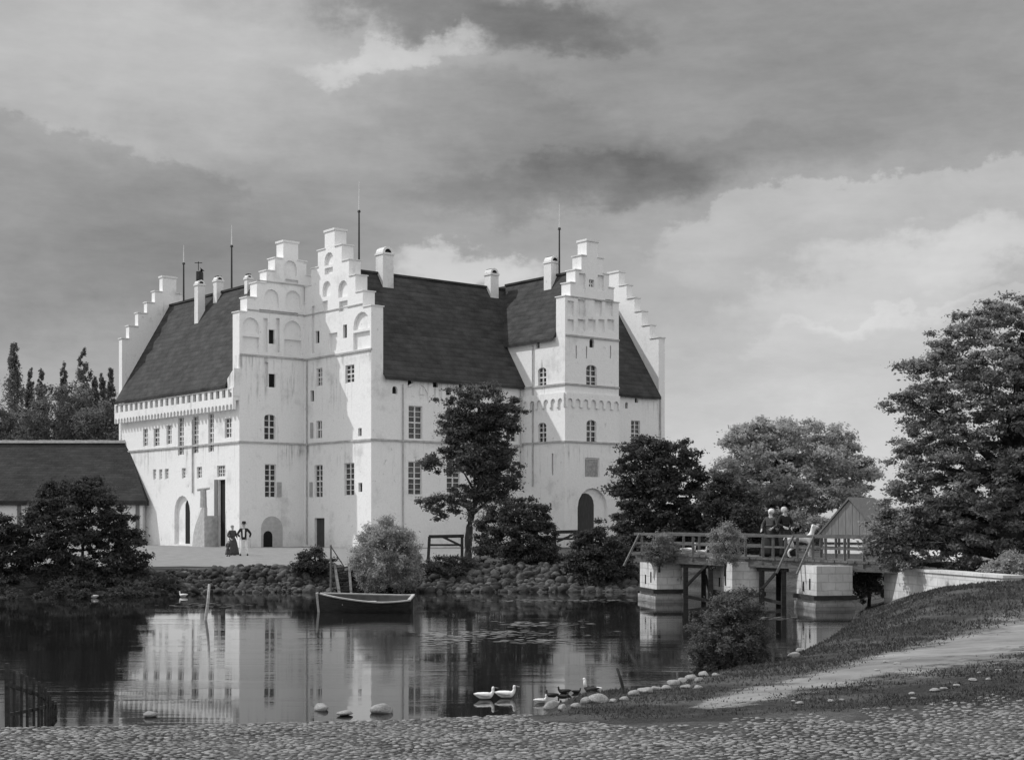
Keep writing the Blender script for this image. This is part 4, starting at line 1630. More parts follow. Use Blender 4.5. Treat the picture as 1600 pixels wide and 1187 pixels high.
for px0, px1 in ((1071, 1110), (1190, 1224)):
    mb = MB()
    a0, a1 = PBR.a(px0, 0.1), PBR.a(px1, 0.1)
    for dep in (0.12, 1.5):
        for a in (a0, a1):
            mb.bar(PBR.P(a, -1.9, dep), PBR.P(a, bz(a) - 0.2, dep), 0.15)
    mb.bar(PBR.P(a0 + .08, -0.3, 0.02), PBR.P(a1 - .08, bz(a1) - 0.3, 0.02), 0.08)
    mb.bar(PBR.P(a0, WATER + 0.25, 0.12), PBR.P(a1, WATER - 0.1 + 0.2, 0.12), 0.1)
    mb.bar(PBR.P(a0 + .1, WATER + 0.9, 1.45), PBR.P(a1, WATER + 0.1, 0.2), 0.08)
    mb.bar(PBR.P(a0 - .15, bz(a0) - 0.36, 0.12), PBR.P(a1 + .15, bz(a1) - 0.36, 0.12), 0.16)
    build('trestle', mb, DARKWOOD, bridge)

bush('leafy grey weeds growing on the left pier at the bridge rail', [(1004, 862), (1020, 838), (1040, 832), (1056, 842), (1060, 866), (1040, 880), (1010, 878)], 49.2, 1030, 44, 7, 70, 0.10, LEAF_MID, 58, tr=0.02, bz=0.45, flat=0.9, aspect=0.35)
bush('tall pale weeds growing through the rail above the middle pier', [(1108, 868), (1114, 835), (1130, 815), (1148, 822), (1158, 855), (1148, 884), (1114, 882)], 47.0, 1133, 56, 8, 75, 0.10, LEAF_LIGHT, 59, tr=0.02, bz=0.4, flat=0.9, aspect=0.35)

# abutment wall running from the bridge end toward the hill
mb = MB()
w0, w1 = Vector((11.75, 46.0, 0)), Vector((13.0, 38.5, 0))
wd = (w1 - w0).normalized()
wn_ = Vector((-wd.y, wd.x, 0))
ln = (w1 - w0).length
mb.box(w0, wd, wn_, 0, ln, 0, 0.5, -2.0, 0.36)
mb.box(w0, wd, wn_, -0.05, ln + .05, -0.05, 0.55, 0.362, 0.44)
ow = build('quay_wall', mb, PIERWALL)
tag(ow, 'bright whitewashed low wall between the bridge end and the grassy hill', 'wall')

# hut
hut = thing('timbered_hut', 'small half-timbered hut with a boarded gable beyond the bridge', 'hut', tuple(at(1325, 85, z=0)))
hd = Vector((0.80, -0.60, 0)).normalized()
hn = Vector((-hd.y, hd.x, 0))
PH = Plane(at(1284, 86, z=0), hd, hn)
aw = PH.a(1372)
zt = PH.z(aw / 2, 836)
zk = PH.z(aw / 2, 782)
mb = MB()
mb.box(PH.o, hd, hn, 0, aw, 0, 3.4, -0.3, zt)
build('wall', mb, PLASTER, hut)
mb = MB()
for px in (1284.5, 1311, 1352, 1371):
    a = PH.a(px)
    mb.layer(PH.P, rect(a - .055, a + .055, -0.2, zt - .02), [], -0.03, 0.02)
for z in (zt * 0.5,):
    mb.layer(PH.P, rect(0.0, aw, z, z + .13), [], -0.026, 0.02)
build('timber_frame', mb, DARKWOOD, hut)
mb = MB()
nb = 18
for i in range(nb):
    a0, a1 = -0.2 + (aw + .4) * i / nb, -0.2 + (aw + .4) * (i + 1) / nb - .012
    f = lambda a: zt - .05 + (zk - zt + .05) * (1 - abs(a - aw / 2) / (aw / 2 + .2))
    mb.layer(PH.P, [(a0, zt - .06), (a1, zt - .06), (a1, f(a1)), ((a0 + a1) / 2, f((a0 + a1) / 2)), (a0, f(a0))], [], -0.06 - .01 * (i % 2), 0.0)
build('gable_boards', mb, mat('grey gable boards', 0.17, 0.27, 5, stretch=(3, 3, .3)), hut)
mb = MB()
for s in (0, 1):
    lo_, hi_ = ((-0.35, zt - .2), (aw / 2, zk + .08)) if s == 0 else ((aw + .35, zt - .2), (aw / 2, zk + .08))
    P_ = PH.P
    mb.hexa([P_(lo_[0], lo_[1], -.15), P_(hi_[0], hi_[1], -.15), P_(hi_[0], hi_[1], 3.6), P_(lo_[0], lo_[1], 3.6),
             P_(lo_[0], lo_[1] + .14, -.15), P_(hi_[0], hi_[1] + .14, -.15), P_(hi_[0], hi_[1] + .14, 3.6), P_(lo_[0], lo_[1] + .14, 3.6)])
build('roof', mb, mat('grey weathered thatch', 0.12, 0.2, 5, stretch=(3, 3, .4)), hut)

# farm house behind the big tree
fh = thing('farm_house', 'low whitewashed farm house half hidden behind the large right tree', 'house', tuple(at(1560, 60, z=0)))
fd = Vector((0.97, 0.24, 0)).normalized()
fn = Vector((-fd.y, fd.x, 0))
PFH = Plane(at(1503, 60, z=0), fd, fn)
mb = MB()
mb.box(PFH.o, fd, fn, 0, 9, 0, 4.5, -0.4, 1.1)
build('wall', mb, PLASTER, fh)
mb = MB()
for a in (0.05, 0.75, 1.55, 2.3, 3.2):
    mb.layer(PFH.P, rect(a, a + .1, -.2, 1.08), [], -.025, .02)
build('timber_frame', mb, GREYDOOR, fh)
mb = MB()
P_ = PFH.P
pr = [(-.3, 1.0, -.35), (9.2, 1.0, -.35), (9.2, 1.0, 4.85), (-.3, 1.0, 4.85), (-.3, 2.9, 2.25), (9.2, 2.9, 2.25)]
mb.v += [tuple(P_(a, z, dp)) for a, z, dp in pr]
mb.f += [(0, 1, 5, 4), (2, 3, 4, 5), (1, 2, 5), (0, 4, 3), (0, 3, 2, 1)]
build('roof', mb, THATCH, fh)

# ------------------------------------------------------------------ boat, boat steps, posts, barriers
def make_boat():
    root = thing('rowing_boat', 'dark wooden rowing boat with pale gunwale moored by the steps', 'boat')
    L, B, H = 2.8, 1.15, 0.38
    n, m = 15, 9
    def section(t):
        # t 0 = bow (left) .. 1 = stern
        w = B / 2 * (math.sin(math.pi * min(1, t * 0.62 + 0.0)) ** 0.75) if t > 0 else 0.0
        w *= 1 - 0.25 * max(0, t - 0.7) / 0.3
        x = -L / 2 + L * t
        sheer = H + 0.14 * (1 - t) ** 2 * 1.2 + 0.08 * max(0, t - .6) ** 2 * 4
        return x, max(w, 0.012), sheer
    def skin_(inset):
        mb = MB()
        for i in range(n):
            x, w, h = section(i / (n - 1))
            w = max(0.006, w - inset)
            for k in range(m):
                s = k / (m - 1) * 2 - 1
                a = abs(s)
                yy = w * math.copysign(a ** 0.75, s)
                zz = -0.14 + inset + (h + 0.14 - inset) * (a ** 2.2)
                mb.v.append((x + (-0.12 * a if i == 0 else 0), yy, zz))
        for i in range(n - 1):
            for k in range(m - 1):
                mb.f.append((i * m + k, i * m + k + 1, (i + 1) * m + k + 1, (i + 1) * m + k))
        mb.f.append(tuple((n - 1) * m + k for k in range(m)))
        return mb
    build('hull', skin_(0), DARKWOOD, root, True)
    build('inner_planking', skin_(0.045), mat('dark inner planking', 0.05, 0.09, 5), root, True)
    mb = MB()
    for s in (-1, 1):
        pts = [Vector((section(i / 14)[0], s * section(i / 14)[1], section(i / 14)[2] + 0.015)) for i in range(15)]
        for p, q in zip(pts, pts[1:]):
            mb.bar(p, q, 0.06, 0.035)
    x, w, h = section(1)
    mb.bar((x, -w, h + .016), (x, w, h + .016), 0.09, 0.05)
    build('gunwale', mb, PALEWOOD, root)
    for t in (0.3, 0.55, 0.8):
        x, w, h = section(t)
        mb = MB()
        mb.box((x, 0), Vector((1, 0, 0)), Vector((0, 1, 0)), -.11, .11, -w * .8, w * .8, h - .2, h - .16)
        build('thwart', mb, PALEWOOD, root)
    mb = MB()
    mb.bar((-L / 2 - .06, 0, -.1), (-L / 2 - .10, 0, H + .2), 0.07, 0.09)
    build('stem_post', mb, PALEWOOD, root)
    return root


bt = make_boat()
p = at(572, 44.3, z=WATER)
bt.location = (p.x, p.y, WATER + 0.02)
bt.rotation_euler = (math.radians(9), 0, math.radians(-6))

stp = thing('boat_steps', 'steep wooden landing steps with a pole leading down to the boat', 'steps', tuple(at(532, 56, z=WATER)))
mb1, mb2 = MB(), MB()
top_l, top_r = at(523, 58.4, py=884), at(545, 58.4, py=882)
bot_l, bot_r = at(531, 56.2, py=932), at(549, 56.2, py=932)
for p, q in ((top_l, bot_l), (top_r, bot_r)):
    m_ = MB()
    m_.bar(p, q, 0.09, 0.16)
    build('stringer', m_, WOOD, stp)
for i in range(8):
    t = (i + 0.6) / 8.2
    l, r_ = top_l.lerp(bot_l, t), top_r.lerp(bot_r, t)
    m_ = MB()
    m_.bar(l, r_, 0.16, 0.04)
    build('tread', m_, DARKWOOD, stp)
m_ = MB()
m_.tube([at(517, 56.6, py=930), at(517, 56.6, py=851)], [0.045, 0.035], 7)
m_.tube([at(517, 56.6, py=853), at(537, 58.0, py=884)], [0.02, 0.02], 6)
build('pole', m_, WOOD, stp)


def post(label, px, foot_py, top_px, top_py, r, m_, name='wooden_post', land=False):
    d = 2.75 * FPX / (foot_py - HOR) if not land else hit(px, foot_py).y
    mb = MB()
    a, b = at(px, d, py=foot_py), at(top_px, d, py=top_py)
    mid = a.lerp(b, .5) + Vector((r * .4, 0, 0))
    dn = a + (a - b).normalized() * 0.7
    mb.tube([dn, a, mid, b], [r, r, r * .9, r * .75], 8)
    o = build(name, mb, m_, smooth=True)
    tag(o, label, 'post')


post('pale leaning mooring post standing in the moat before the left wing', 321, 968, 327, 912, 0.045, PALEWOOD)
post('dark leaning post at the rocky right water edge', 976, 1087, 964, 1043, 0.028, DARKWOOD)


def barrier(label, px0, px1, d, py_top, py_bot, zig):
    root = thing('wooden_barrier', label, 'barrier', tuple(at((px0 + px1) / 2, d, z=0)))
    for px, k in ((px0, -2), (px1, 0)):
        m_ = MB()
        m_.bar(at(px + k, d, py=py_bot + 14), at(px, d, py=py_top), 0.13)
        build('post', m_, DARKWOOD, root)
    m_ = MB()
    m_.bar(at(px0 - 1, d, py=py_top), at(px1 + 3, d, py=py_top - 1), 0.15)
    m_.bar(at(px0, d - .03, py=(py_top + py_bot) / 2 + 1), at(px1, d - .03, py=(py_top + py_bot) / 2 + 1), 0.09)
    if zig:
        m_.bar(at(px0 + 20, d - .02, py=py_top), at(px1, d - .02, py=(py_top + py_bot) / 2 + 3), 0.1)
    else:
        m_.bar(at(px1, d - .02, py=py_top), at(px0 + 2, d - .02, py=py_bot - 4), 0.1)
    build('rail', m_, DARKWOOD, root)


barrier('dark wooden barrier left of the crooked tree before the castle wall', 671, 722, 67.0, 838, 862, True)
barrier('dark wooden barrier between the two bushes before the castle gate', 868, 905, 66.0, 831, 850, False)

# pond fence at the lower left
pf = thing('picket_fence', 'black picket fence running down into the water at the lower left', 'fence', tuple(at(40, 18.0, z=WATER)))
pts = []
for i in range(13):
    t = i / 12
    px = (12, 22, 33, 43, 53, 60, 66, 71, 75, 79, 82.5, 86, 89)[i]
    d = 18.6 + 2.6 * t
    pts.append((px, d, (1036, 1047, 1052, 1056, 1059, 1064, 1069, 1074, 1080, 1086, 1093, 1100, 1106)[i]))
for i, (px, d, top) in enumerate(pts):
    m_ = MB()
    w = 0.05 if i == 0 else 0.03
    p = at(px, d, z=-1.3)
    q = at(px - 1 + (i % 3), d, py=top)
    m_.bar(p, q, w, w)
    build('picket' if i else 'end_post', m_, DARKWOOD, pf)
for f0 in (0.28, 0.82):
    m_ = MB()
    q = []
    for px, d, top in (pts[0], pts[6], pts[12]):
        zt_ = EYE + (HOR - top) / FPX * d
        q.append(at(px, d, z=zt_ * (1 - f0) + WATER * f0 + (0.12 if f0 > .5 else 0)) + Vector((0, -.03, 0)))
    m_.bar(q[0], q[1], .03, .045)
    m_.bar(q[1], q[2], .03, .045)
    build('rail', m_, DARKWOOD, pf)


# ------------------------------------------------------------------ living things
def skin_mesh(name, verts, edges, material, sub=2, root_i=0, extra=None):
    me = bpy.data.meshes.new(name + '_cage')
    me.from_pydata([v[0] for v in verts], edges, [])
    bm = bmesh.new()
    bm.from_mesh(me)
    lay = bm.verts.layers.skin.verify()
    bm.verts.ensure_lookup_table()
    for i, v in enumerate(bm.verts):
        r = verts[i][1]
        v[lay].radius = (r, r) if not isinstance(r, tuple) else r
        v[lay].use_root = (i == root_i)
    bm.to_mesh(me)
    bm.free()
    o = bpy.data.objects.new(name + '_cage', me)
    COL.objects.link(o)
    mod = o.modifiers.new('skin', 'SKIN')
    mod.use_smooth_shade = True
    ms = o.modifiers.new('sub', 'SUBSURF')
    ms.levels = sub
    ms.render_levels = sub
    dg = bpy.context.evaluated_depsgraph_get()
    dg.update()
    res = bpy.data.meshes.new_from_object(o.evaluated_get(dg))
    res.name = name
    bpy.data.objects.remove(o)
    res.materials.clear()
    res.materials.append(material)
    res.polygons.foreach_set('use_smooth', [True] * len(res.polygons))
    return res


def person(label, pose, cat='person'):
    """pose: dict with arms (elbow, wrist per side), legs (knee, ankle per side), clothes; faces -Y, 1.75 m tall"""
    root = thing('person', label, cat)
    V_, E_ = [], []
    def add(co, r, parent=None):
        V_.append((co, r))
        if parent is not None:
            E_.append((parent, len(V_) - 1))
        return len(V_) - 1
    pel = add((0, 0, .95), .115)
    sp = add((0, .01, 1.14), .105, pel)
    ch = add((0, .0, 1.34), .125, sp)
    nk = add((0, .0, 1.49), .052, ch)
    jw = add((0, -.015, 1.57), .066, nk)
    hd_ = add((0, -.008, 1.65), .088, jw)
    add((0, .0, 1.725), .06, hd_)
    add((0, -.118, 1.625), .013, hd_)
    for s in (-1, 1):
        add((s * .098, .0, 1.63), .014, hd_)
    arms, legs = {}, {}
    for s in (-1, 1):
        el, wr2 = pose['arms'][(s + 1) // 2]
        sh = add((s * .18, 0, 1.41), .056, ch)
        e = add(el, .042, sh)
        w = add(wr2, .028, e)
        dv = (Vector(wr2) - Vector(el)).normalized()
        pm = Vector(wr2) + dv * .07
        p_ = add(tuple(pm), .03, w)
        side = dv.cross(Vector((0, 1, 0.1))).normalized()
        for k, (off, ln_) in enumerate(((-.03, .06), (-.01, .075), (.01, .07), (.03, .055))):
            b0 = add(tuple(pm + side * off + dv * .03), .0095, p_)
            b1 = add(tuple(pm + side * off + dv * (.03 + ln_ * .55) + Vector((0, -.008, 0))), .0085, b0)
            add(tuple(pm + side * off + dv * (.03 + ln_) + Vector((0, -.025, 0))), .0075, b1)
        t0 = add(tuple(Vector(wr2) + dv * .035 + side * -.035 + Vector((0, -.01, 0))), .010, w)
        add(tuple(Vector(wr2) + dv * .075 + side * -.055 + Vector((0, -.025, 0))), .009, t0)
        arms[s] = ((s * .18, 0, 1.41), el, wr2)
        kn, an = pose['legs'][(s + 1) // 2]
        hp = add((s * .095, 0, .87), .085, pel)
        k_ = add(kn, .056, hp)
        a_ = add(an, .036, k_)
        add((an[0] * 1.06, an[1] - .15, .035), .034, a_)
        legs[s] = ((s * .095, 0, .87), kn, an)
    link('body', skin_mesh('body', V_, E_, SKIN, 1), root)
    c = pose['clothes']
    # jacket / bodice
    jv = [((0, 0, c.get('hem', .86)), .155), ((0, .01, 1.0), .15), ((0, .01, 1.14), .135), ((0, 0, 1.34), .155), ((0, 0, 1.45), .075)]
    je = [(0, 1), (1, 2), (2, 3), (3, 4)]
    for s in (-1, 1):
        sh, el, wr2 = arms[s]
        b = len(jv)
        jv += [((sh[0], sh[1], sh[2] - .01), .078), (el, .062), (tuple(Vector(wr2).lerp(Vector(el), .08)), .048)]
        je += [(3, b), (b, b + 1), (b + 1, b + 2)]
    link('jacket', skin_mesh('jacket', jv, je, c['jacket'], 2, 1), root)
    if 'trousers' in c:
        tv = [((0, 0, .97), .145)]
        te = []
        for s in (-1, 1):
            hp, kn, an = legs[s]
            b = len(tv)
            tv += [(hp, .108), (kn, .078), ((an[0], an[1], an[2] + .0), .06)]
            te += [(0, b), (b, b + 1), (b + 1, b + 2)]
        link('trousers', skin_mesh('trousers', tv, te, c['trousers'], 2), root)
    if 'skirt' in c:
        mb = MB()
        ph = rng.uniform(0, 6)
        mb.lathe([(.14, 1.06), (.2, .96), (.27, .75), (.33, .45), (.38, .18), (.40, .03), (.37, .03), (.2, .5)], 28, wob=lambda a, z: .06 * math.sin(a * 9 + ph) * (1 - z) + .03 * math.sin(a * 4 + ph))
        build('skirt', mb, c['skirt'], root, True)
    if 'waistcoat' in c:
        mb = MB()
        mb.hexa([(-.045, -.172, 1.0), (.045, -.172, 1.0), (.045, -.12, 1.0), (-.045, -.12, 1.0), (-.06, -.165, 1.42), (.06, -.165, 1.42), (.06, -.1, 1.42), (-.06, -.1, 1.42)])
        build('shirt_front', mb, c['waistcoat'], root)
    h = c['hat']
    mb = MB()
    if h[0] == 'brim':
        mb.lathe([(.10, 1.69), (.16, 1.70), (.16, 1.712), (.105, 1.72), (.105, 1.80), (.09, 1.84), (.02, 1.85)], 18)
    elif h[0] == 'bonnet':
        mb.lathe([(.05, 1.56), (.095, 1.59), (.112, 1.65), (.105, 1.71), (.07, 1.755), (.01, 1.77)], 16, c=(0, .04, 0))
    else:
        mb.lathe([(.085, 1.64), (.105, 1.67), (.10, 1.72), (.06, 1.76), (.01, 1.77)], 16, c=(0, .012, 0))
    build({'brim': 'hat', 'bonnet': 'bonnet', 'hair': 'hair'}[h[0]], mb, h[1], root, True)
    mb = MB()
    for s in (-1, 1):
        mb.lathe([(.004, -.009), (.011, 0), (.004, .009)], 8, c=(s * .034, -.088, 1.655))
    mb.hexa([(-.025, -.092, 1.585), (.025, -.092, 1.585), (.025, -.07, 1.585), (-.025, -.07, 1.585), (-.025, -.092, 1.592), (.025, -.092, 1.592), (.025, -.07, 1.592), (-.025, -.07, 1.592)])
    build('facial_features', mb, HAIR, root)
    mb = MB()
    for s in (-1, 1):
        _, _, an = legs[s]
        mb.tube([(an[0], an[1] + .05, .045), (an[0] * 1.03, an[1] - .06, .05), (an[0] * 1.07, an[1] - .19, .035)], [.05, .052, .03], 8)
    build('shoes', mb, BLACKCLOTH, root, True)
    return root


def put(o, loc, rz=0, s=1.0):
    o.location = loc
    o.rotation_euler = (0, 0, math.radians(rz))
    o.scale = (s, s, s)


STAND = [((-.11, -.01, .49), (-.13, .02, .08)), ((.11, -.01, .49), (.13, .02, .08))]
man = person('man in white trousers, dark jacket and hat standing on the forecourt',
             dict(arms=[((-.33, .03, 1.17), (-.2, -.12, .98)), ((.36, .04, 1.18), (.3, -.08, .95))], legs=[((-.13, -.03, .49), (-.18, .02, .08)), ((.13, -.03, .49), (.19, .02, .08))],
                  clothes=dict(jacket=BLACKCLOTH, trousers=WHITECLOTH, waistcoat=WHITECLOTH, hat=('brim', BLACKCLOTH))))
p = at(381, 79.2, z=0.01); put(man, p, 8, 1.02)
wom = person('person in a long dark coat standing just left of the man in white trousers',
             dict(arms=[((-.3, .02, 1.16), (-.22, -.15, 1.0)), ((.28, .02, 1.16), (.2, -.2, 1.02))], legs=STAND,
                  clothes=dict(jacket=DARKCLOTH, skirt=DARKCLOTH, hat=('hair', GREYCLOTH))))
p = at(363, 80.5, z=0.01); put(wom, p, 40, 0.94)
kid = person('small child with a pale cap standing before the person in the long dark coat',
             dict(arms=[((-.3, .02, 1.16), (-.24, -.1, .95)), ((.3, .02, 1.16), (.24, -.1, .95))], legs=STAND,
                  clothes=dict(jacket=DARKCLOTH, trousers=DARKCLOTH, hat=('hair', WHITECLOTH))))
p = at(357, 77.6, z=0.01); put(kid, p, -20, 0.5)

pa = PBR.a(1190)
q = PBR.P(pa, bz(pa) + .01, 0.75)
w1 = person('woman in a white bonnet and dark dress at the bridge railing',
            dict(arms=[((-.3, -.06, 1.16), (-.22, -.3, 1.0)), ((.3, -.04, 1.16), (.2, -.28, 1.05))], legs=STAND,
                 clothes=dict(jacket=DARKCLOTH, skirt=BLACKCLOTH, hat=('bonnet', WHITECLOTH))))
put(w1, q, -35, 0.9)
pa = PBR.a(1209)
q = PBR.P(pa, bz(pa) + .01, 0.9)
w2 = person('woman in black dress and pale hat standing on the bridge beside the white bonnet',
            dict(arms=[((-.3, -.04, 1.16), (-.16, -.24, 1.06)), ((.3, -.02, 1.16), (.14, -.25, 1.02))], legs=STAND,
                 clothes=dict(jacket=BLACKCLOTH, skirt=BLACKCLOTH, hat=('bonnet', mat('pale straw', .5, .6)))))
put(w2, q, 20, 0.94)


# animals
def make_dog():
    root = thing('dog', 'white long-legged dog with raised head standing on the bridge', 'dog')
    V_ = [((0, 0, .56), .105), ((.22, 0, .55), .125), ((-.22, 0, .57), .09), ((-.34, 0, .58), .075), ((.31, 0, .66), .085), ((.345, 0, .80), .062), ((.37, 0, .92), .075), ((.46, 0, .905), .045), ((.53, 0, .89), .034),
          ((-.43, 0, .62), .022), ((-.5, 0, .52), .016)]
    E_ = [(0, 1), (0, 2), (2, 3), (1, 4), (4, 5), (5, 6), (6, 7), (7, 8), (3, 9), (9, 10)]
    for s in (-1, 1):
        b = len(V_)
        V_ += [((.27, s * .085, .42), .055), ((.25, s * .085, .24), .032), ((.26, s * .085, .06), .026), ((.31, s * .085, .025), .028)]
        E_ += [(1, b), (b, b + 1), (b + 1, b + 2), (b + 2, b + 3)]
        b = len(V_)
        V_ += [((-.27, s * .085, .42), .07), ((-.22, s * .085, .30), .04), ((-.36, s * .085, .19), .027), ((-.33, s * .085, .05), .025), ((-.28, s * .085, .025), .027)]
        E_ += [(3, b), (b, b + 1), (b + 1, b + 2), (b + 2, b + 3), (b + 3, b + 4)]
        b = len(V_)
        V_ += [((.35, s * .07, .96), .028), ((.33, s * .095, .89), .02)]
        E_ += [(6, b), (b, b + 1)]
    link('body', skin_mesh('body', V_, E_, WHITEFUR, 2), root)
    mb = MB()
    mb.lathe([(.003, -.014), (.016, 0), (.003, .014)], 8, c=(.565, 0, .895))
    for s in (-1, 1):
        mb.lathe([(.003, -.01), (.011, 0), (.003, .01)], 8, c=(.42, s * .06, .94))
    build('nose_and_eyes', mb, BLACKCLOTH, root)
    return root


dog = make_dog()
pa = PBR.a(1238)
q = PBR.P(pa, bz(pa) + .01, 0.7)
put(dog, q, -4, 1.12)


def make_duck(label, bodymat, neck=0.0, name='duck', cat='duck', legs=False, neckmat=None):
    root = thing(name, label, cat)
    n = neck
    V_ = [((0, 0, .09), .085), ((-.11, 0, .10), .07), ((-.2, 0, .125), .03), ((-.25, 0, .15), .012), ((.1, 0, .105), .074), ((.155, 0, .145), .046), ((.172, 0, .19 + n * .5), .03), ((.166, 0, .245 + n), .04), ((.205, 0, .245 + n), .028)]
    E_ = [(0, 1), (1, 2), (2, 3), (0, 4), (4, 5), (5, 6), (6, 7), (7, 8)]
    bo = link('body', skin_mesh('body', V_, E_, bodymat, 2), root)
    mb = MB()
    mb.hexa([(.22, -.016, .235 + n), (.29, -.02, .228 + n), (.29, .02, .228 + n), (.22, .016, .235 + n), (.22, -.012, .255 + n), (.285, -.016, .236 + n), (.285, .016, .236 + n), (.22, .012, .255 + n)])
    build('bill', mb, BILL, root)
    for s in (-1, 1):
        mb = MB()
        mb.tube([(.09, s * .078, .11), (-.02, s * .088, .125), (-.16, s * .05, .14), (-.22, s * .02, .15)], [.02, .045, .03, .006], 8)
        build('wing', mb, bodymat, root, True)
    if legs:
        mb = MB()
        for s in (-1, 1):
            mb.tube([(0.02, s * .04, .05), (.03, s * .04, -.08), (.1, s * .045, -.085)], [.014, .011, .012], 6)
        build('legs', mb, BILL, root)
    if neckmat:
        mb = MB()
        mb.tube([(.15, 0, .16), (.166, 0, .2 + n * .5), (.171, 0, .245 + n)], [.046, .036, .037], 10)
        mb.lathe([(.01, -.036), (.034, -.02), (.04, 0), (.03, .025), (.008, .038)], 10, c=(.18, 0, .253 + n))
        build('neck', mb, neckmat, root, True)
        mb = MB()
        mb.tube([(-.15, 0, .12), (-.22, 0, .14), (-.27, 0, .155)], [.06, .034, .012], 8)
        build('tail', mb, neckmat, root, True)
    return root


def on_water(px, py):
    return at(px, 2.75 * FPX / (py - HOR), z=WATER - 0.015)


wd_ = make_duck('white duck swimming, left one of the white pair near the shore', WHITEFUR, 0.03)
put(wd_, on_water(758, 1092), 5, .72)
wd2 = dup(wd_, on_water(791, 1090), math.radians(-6), .74, 'white duck swimming, right one of the white pair near the shore')
wd_['group'] = wd2['group'] = 'white ducks on the moat'
for px, py, lab in ((147, 934, 'white duck afloat below the dark bush on the left bank'), (286, 932, 'white duck afloat under the stone wall of the forecourt')):
    o = dup(wd_, on_water(px, py), math.radians(170), .75, lab)
dd_ = make_duck('dark duck sitting on the outermost pale rock of the shore', DARKFEATHER)
dd_['group'] = 'dark ducks by the rocks'
put(dd_, on_water(862, 1101) + Vector((0, 0, .12)), 160, .46)
dup(dd_, on_water(880, 1101) + Vector((0, 0, .1)), math.radians(10), .42, 'dark duck between the outermost rock and the goose, low on the stones')
dup(dd_, on_water(881, 1083), math.radians(185), .5, 'dark duck swimming behind the rocks, larger of the two there')
dup(dd_, on_water(901, 1082), math.radians(15), .36, 'smallest dark duck swimming just left of the goose')
gs = make_duck('dark bodied goose with raised white neck standing on the shore rocks', DARKFEATHER, .10, 'goose', 'goose', True, WHITEFUR)
put(gs, on_water(924, 1096) + Vector((0, 0, .14)), 165, .62)
dup(wd_, on_water(845, 1098), math.radians(20), .5, 'small white duck swimming just left of the outermost shore rock')
wg = make_duck('white goose resting on the bridge deck, left one behind the railing', WHITEFUR, .05, 'goose', 'goose')
pa = PBR.a(1069); put(wg, PBR.P(pa, bz(pa) + .0, .35), -25, 1.25)
pa = PBR.a(1090); dup(wg, PBR.P(pa, bz(pa) + .0, .35), math.radians(-20), .9, 'smaller white goose resting on the bridge deck, right one behind the railing')


# ------------------------------------------------------------------ floating weed and a painted light streak
def weed_and_streak():
    g = np.random.default_rng(9)
    vs, fs = [], []
    for (px, py, sx, sy, n) in ((770, 990, 90, 6, 160), (840, 975, 60, 4, 80), (700, 1000, 40, 7, 90), (850, 1002, 50, 3, 50), (880, 938, 110, 2.2, 130), (1190, 965, 40, 2, 40), (330, 945, 60, 3, 40)):  # the long thin row by the far bank imitates light on the water
        for _ in range(n):
            x_, y_ = px + g.normal() * sx * .6, py + g.normal() * sy * .6
            p_ = at(x_, 2.75 * FPX / (y_ - HOR), z=WATER + .006)
            if shore_dist(np.array([p_.x]), np.array([p_.y]))[0] > -0.3:
                continue
            r_ = 0.03 + 0.07 * g.random()
            b_ = len(vs)
            a0_ = g.random() * 6
            for k in range(6):
                rr_ = r_ * (0.7 + .5 * g.random())
                vs.append((p_.x + rr_ * 1.5 * math.cos(a0_ + k * 1.047), p_.y + rr_ * math.sin(a0_ + k * 1.047), p_.z + .004 * g.random()))
            fs.append([b_ + k for k in range(6)])
    o = link('weed_and_streak', fast_mesh('weed_and_streak', vs, fs, mat('pale weed and streak', 0.07, 0.18, 6, island=.5)))
    tag(o, 'scattered pale weed and a painted light streak on the moat', 'pond weed', kind='stuff')


weed_and_streak()


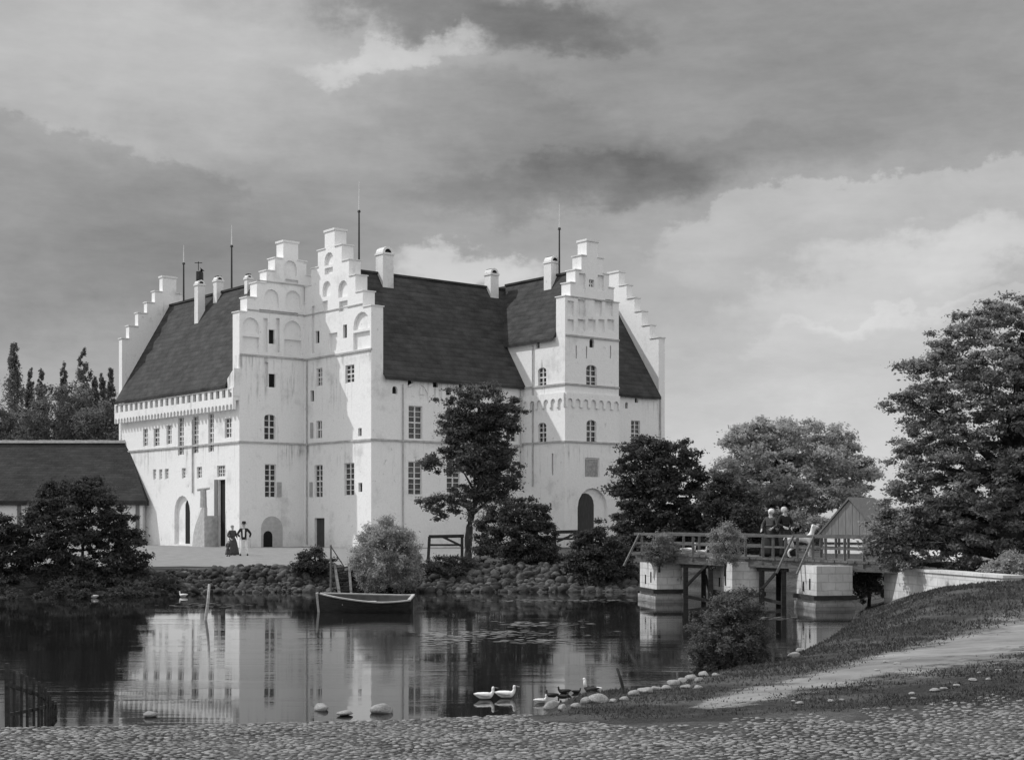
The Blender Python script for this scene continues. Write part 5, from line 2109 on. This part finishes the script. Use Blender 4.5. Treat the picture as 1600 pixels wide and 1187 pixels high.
# ------------------------------------------------------------------ grass
def grass():
    g = np.random.default_rng(5)
    n = 130000
    px = g.uniform(840, 1640, n)
    d = 14 + 30 * g.random(n) ** 1.3
    x = (px - 800) / FPX * d
    y = d
    s = shore_dist(x, y)
    patch = vnoise(x * 1.1 + 3, y * 0.9) + 0.5 * vnoise(x * 3, y * 2.5)
    keep = (s > 0.12) & (g.random(n) < sst(0.75 + 0.7 * patch)) & ~((y < 18.7 + 0.5 * g.random(n)) & (x > 0.2)) & (g.random(n) < sst((x - 0.35 + 0.25 * vnoise(x * 4, y * 5)) / 1.3) + (y > 22))
    # keep the path clear
    up = [(1060, 1104), (1130, 1088), (1230, 1060), (1330, 1036), (1430, 1010), (1520, 984), (1600, 960), (1700, 932)]
    lo = [(1060, 1114), (1140, 1106), (1250, 1084), (1350, 1066), (1450, 1050), (1530, 1036), (1600, 1024), (1700, 1010)]
    A = [hit(*p) for p in up]; B = [hit(*p) for p in lo]
    poly = [(p.x, p.y) for p in A] + [(p.x, p.y) for p in reversed(B)]
    JX = g.normal(size=n) * 0.28
    idx = np.nonzero(keep)[0]
    idx = np.array([i for i in idx if not in_poly(poly, x[i] + JX[i], y[i] + JX[-1 - i])])
    x, y = x[idx], y[idx]
    z = terrain(x, y)
    n = len(x)
    h = (0.015 + 0.035 * g.random(n)) * np.clip(y / 22, 0.8, 1.7)
    a = g.random(n) * 2 * np.pi
    w = h * 0.4
    lean = g.normal(size=(n, 2)) * 0.45
    v = np.zeros((n, 3, 3))
    v[:, 0] = np.stack([x - np.cos(a) * w, y - np.sin(a) * w, z - .01], 1)
    v[:, 1] = np.stack([x + np.cos(a) * w, y + np.sin(a) * w, z - .01], 1)
    v[:, 2] = np.stack([x + lean[:, 0] * h, y + lean[:, 1] * h, z + h], 1)
    o = link('grass', fast_mesh('grass', v.reshape(-1, 3), np.arange(n * 3).reshape(-1, 3), GRASSBLADE))
    tag(o, 'short tufted grass on the right bank', 'grass', kind='stuff')


grass()
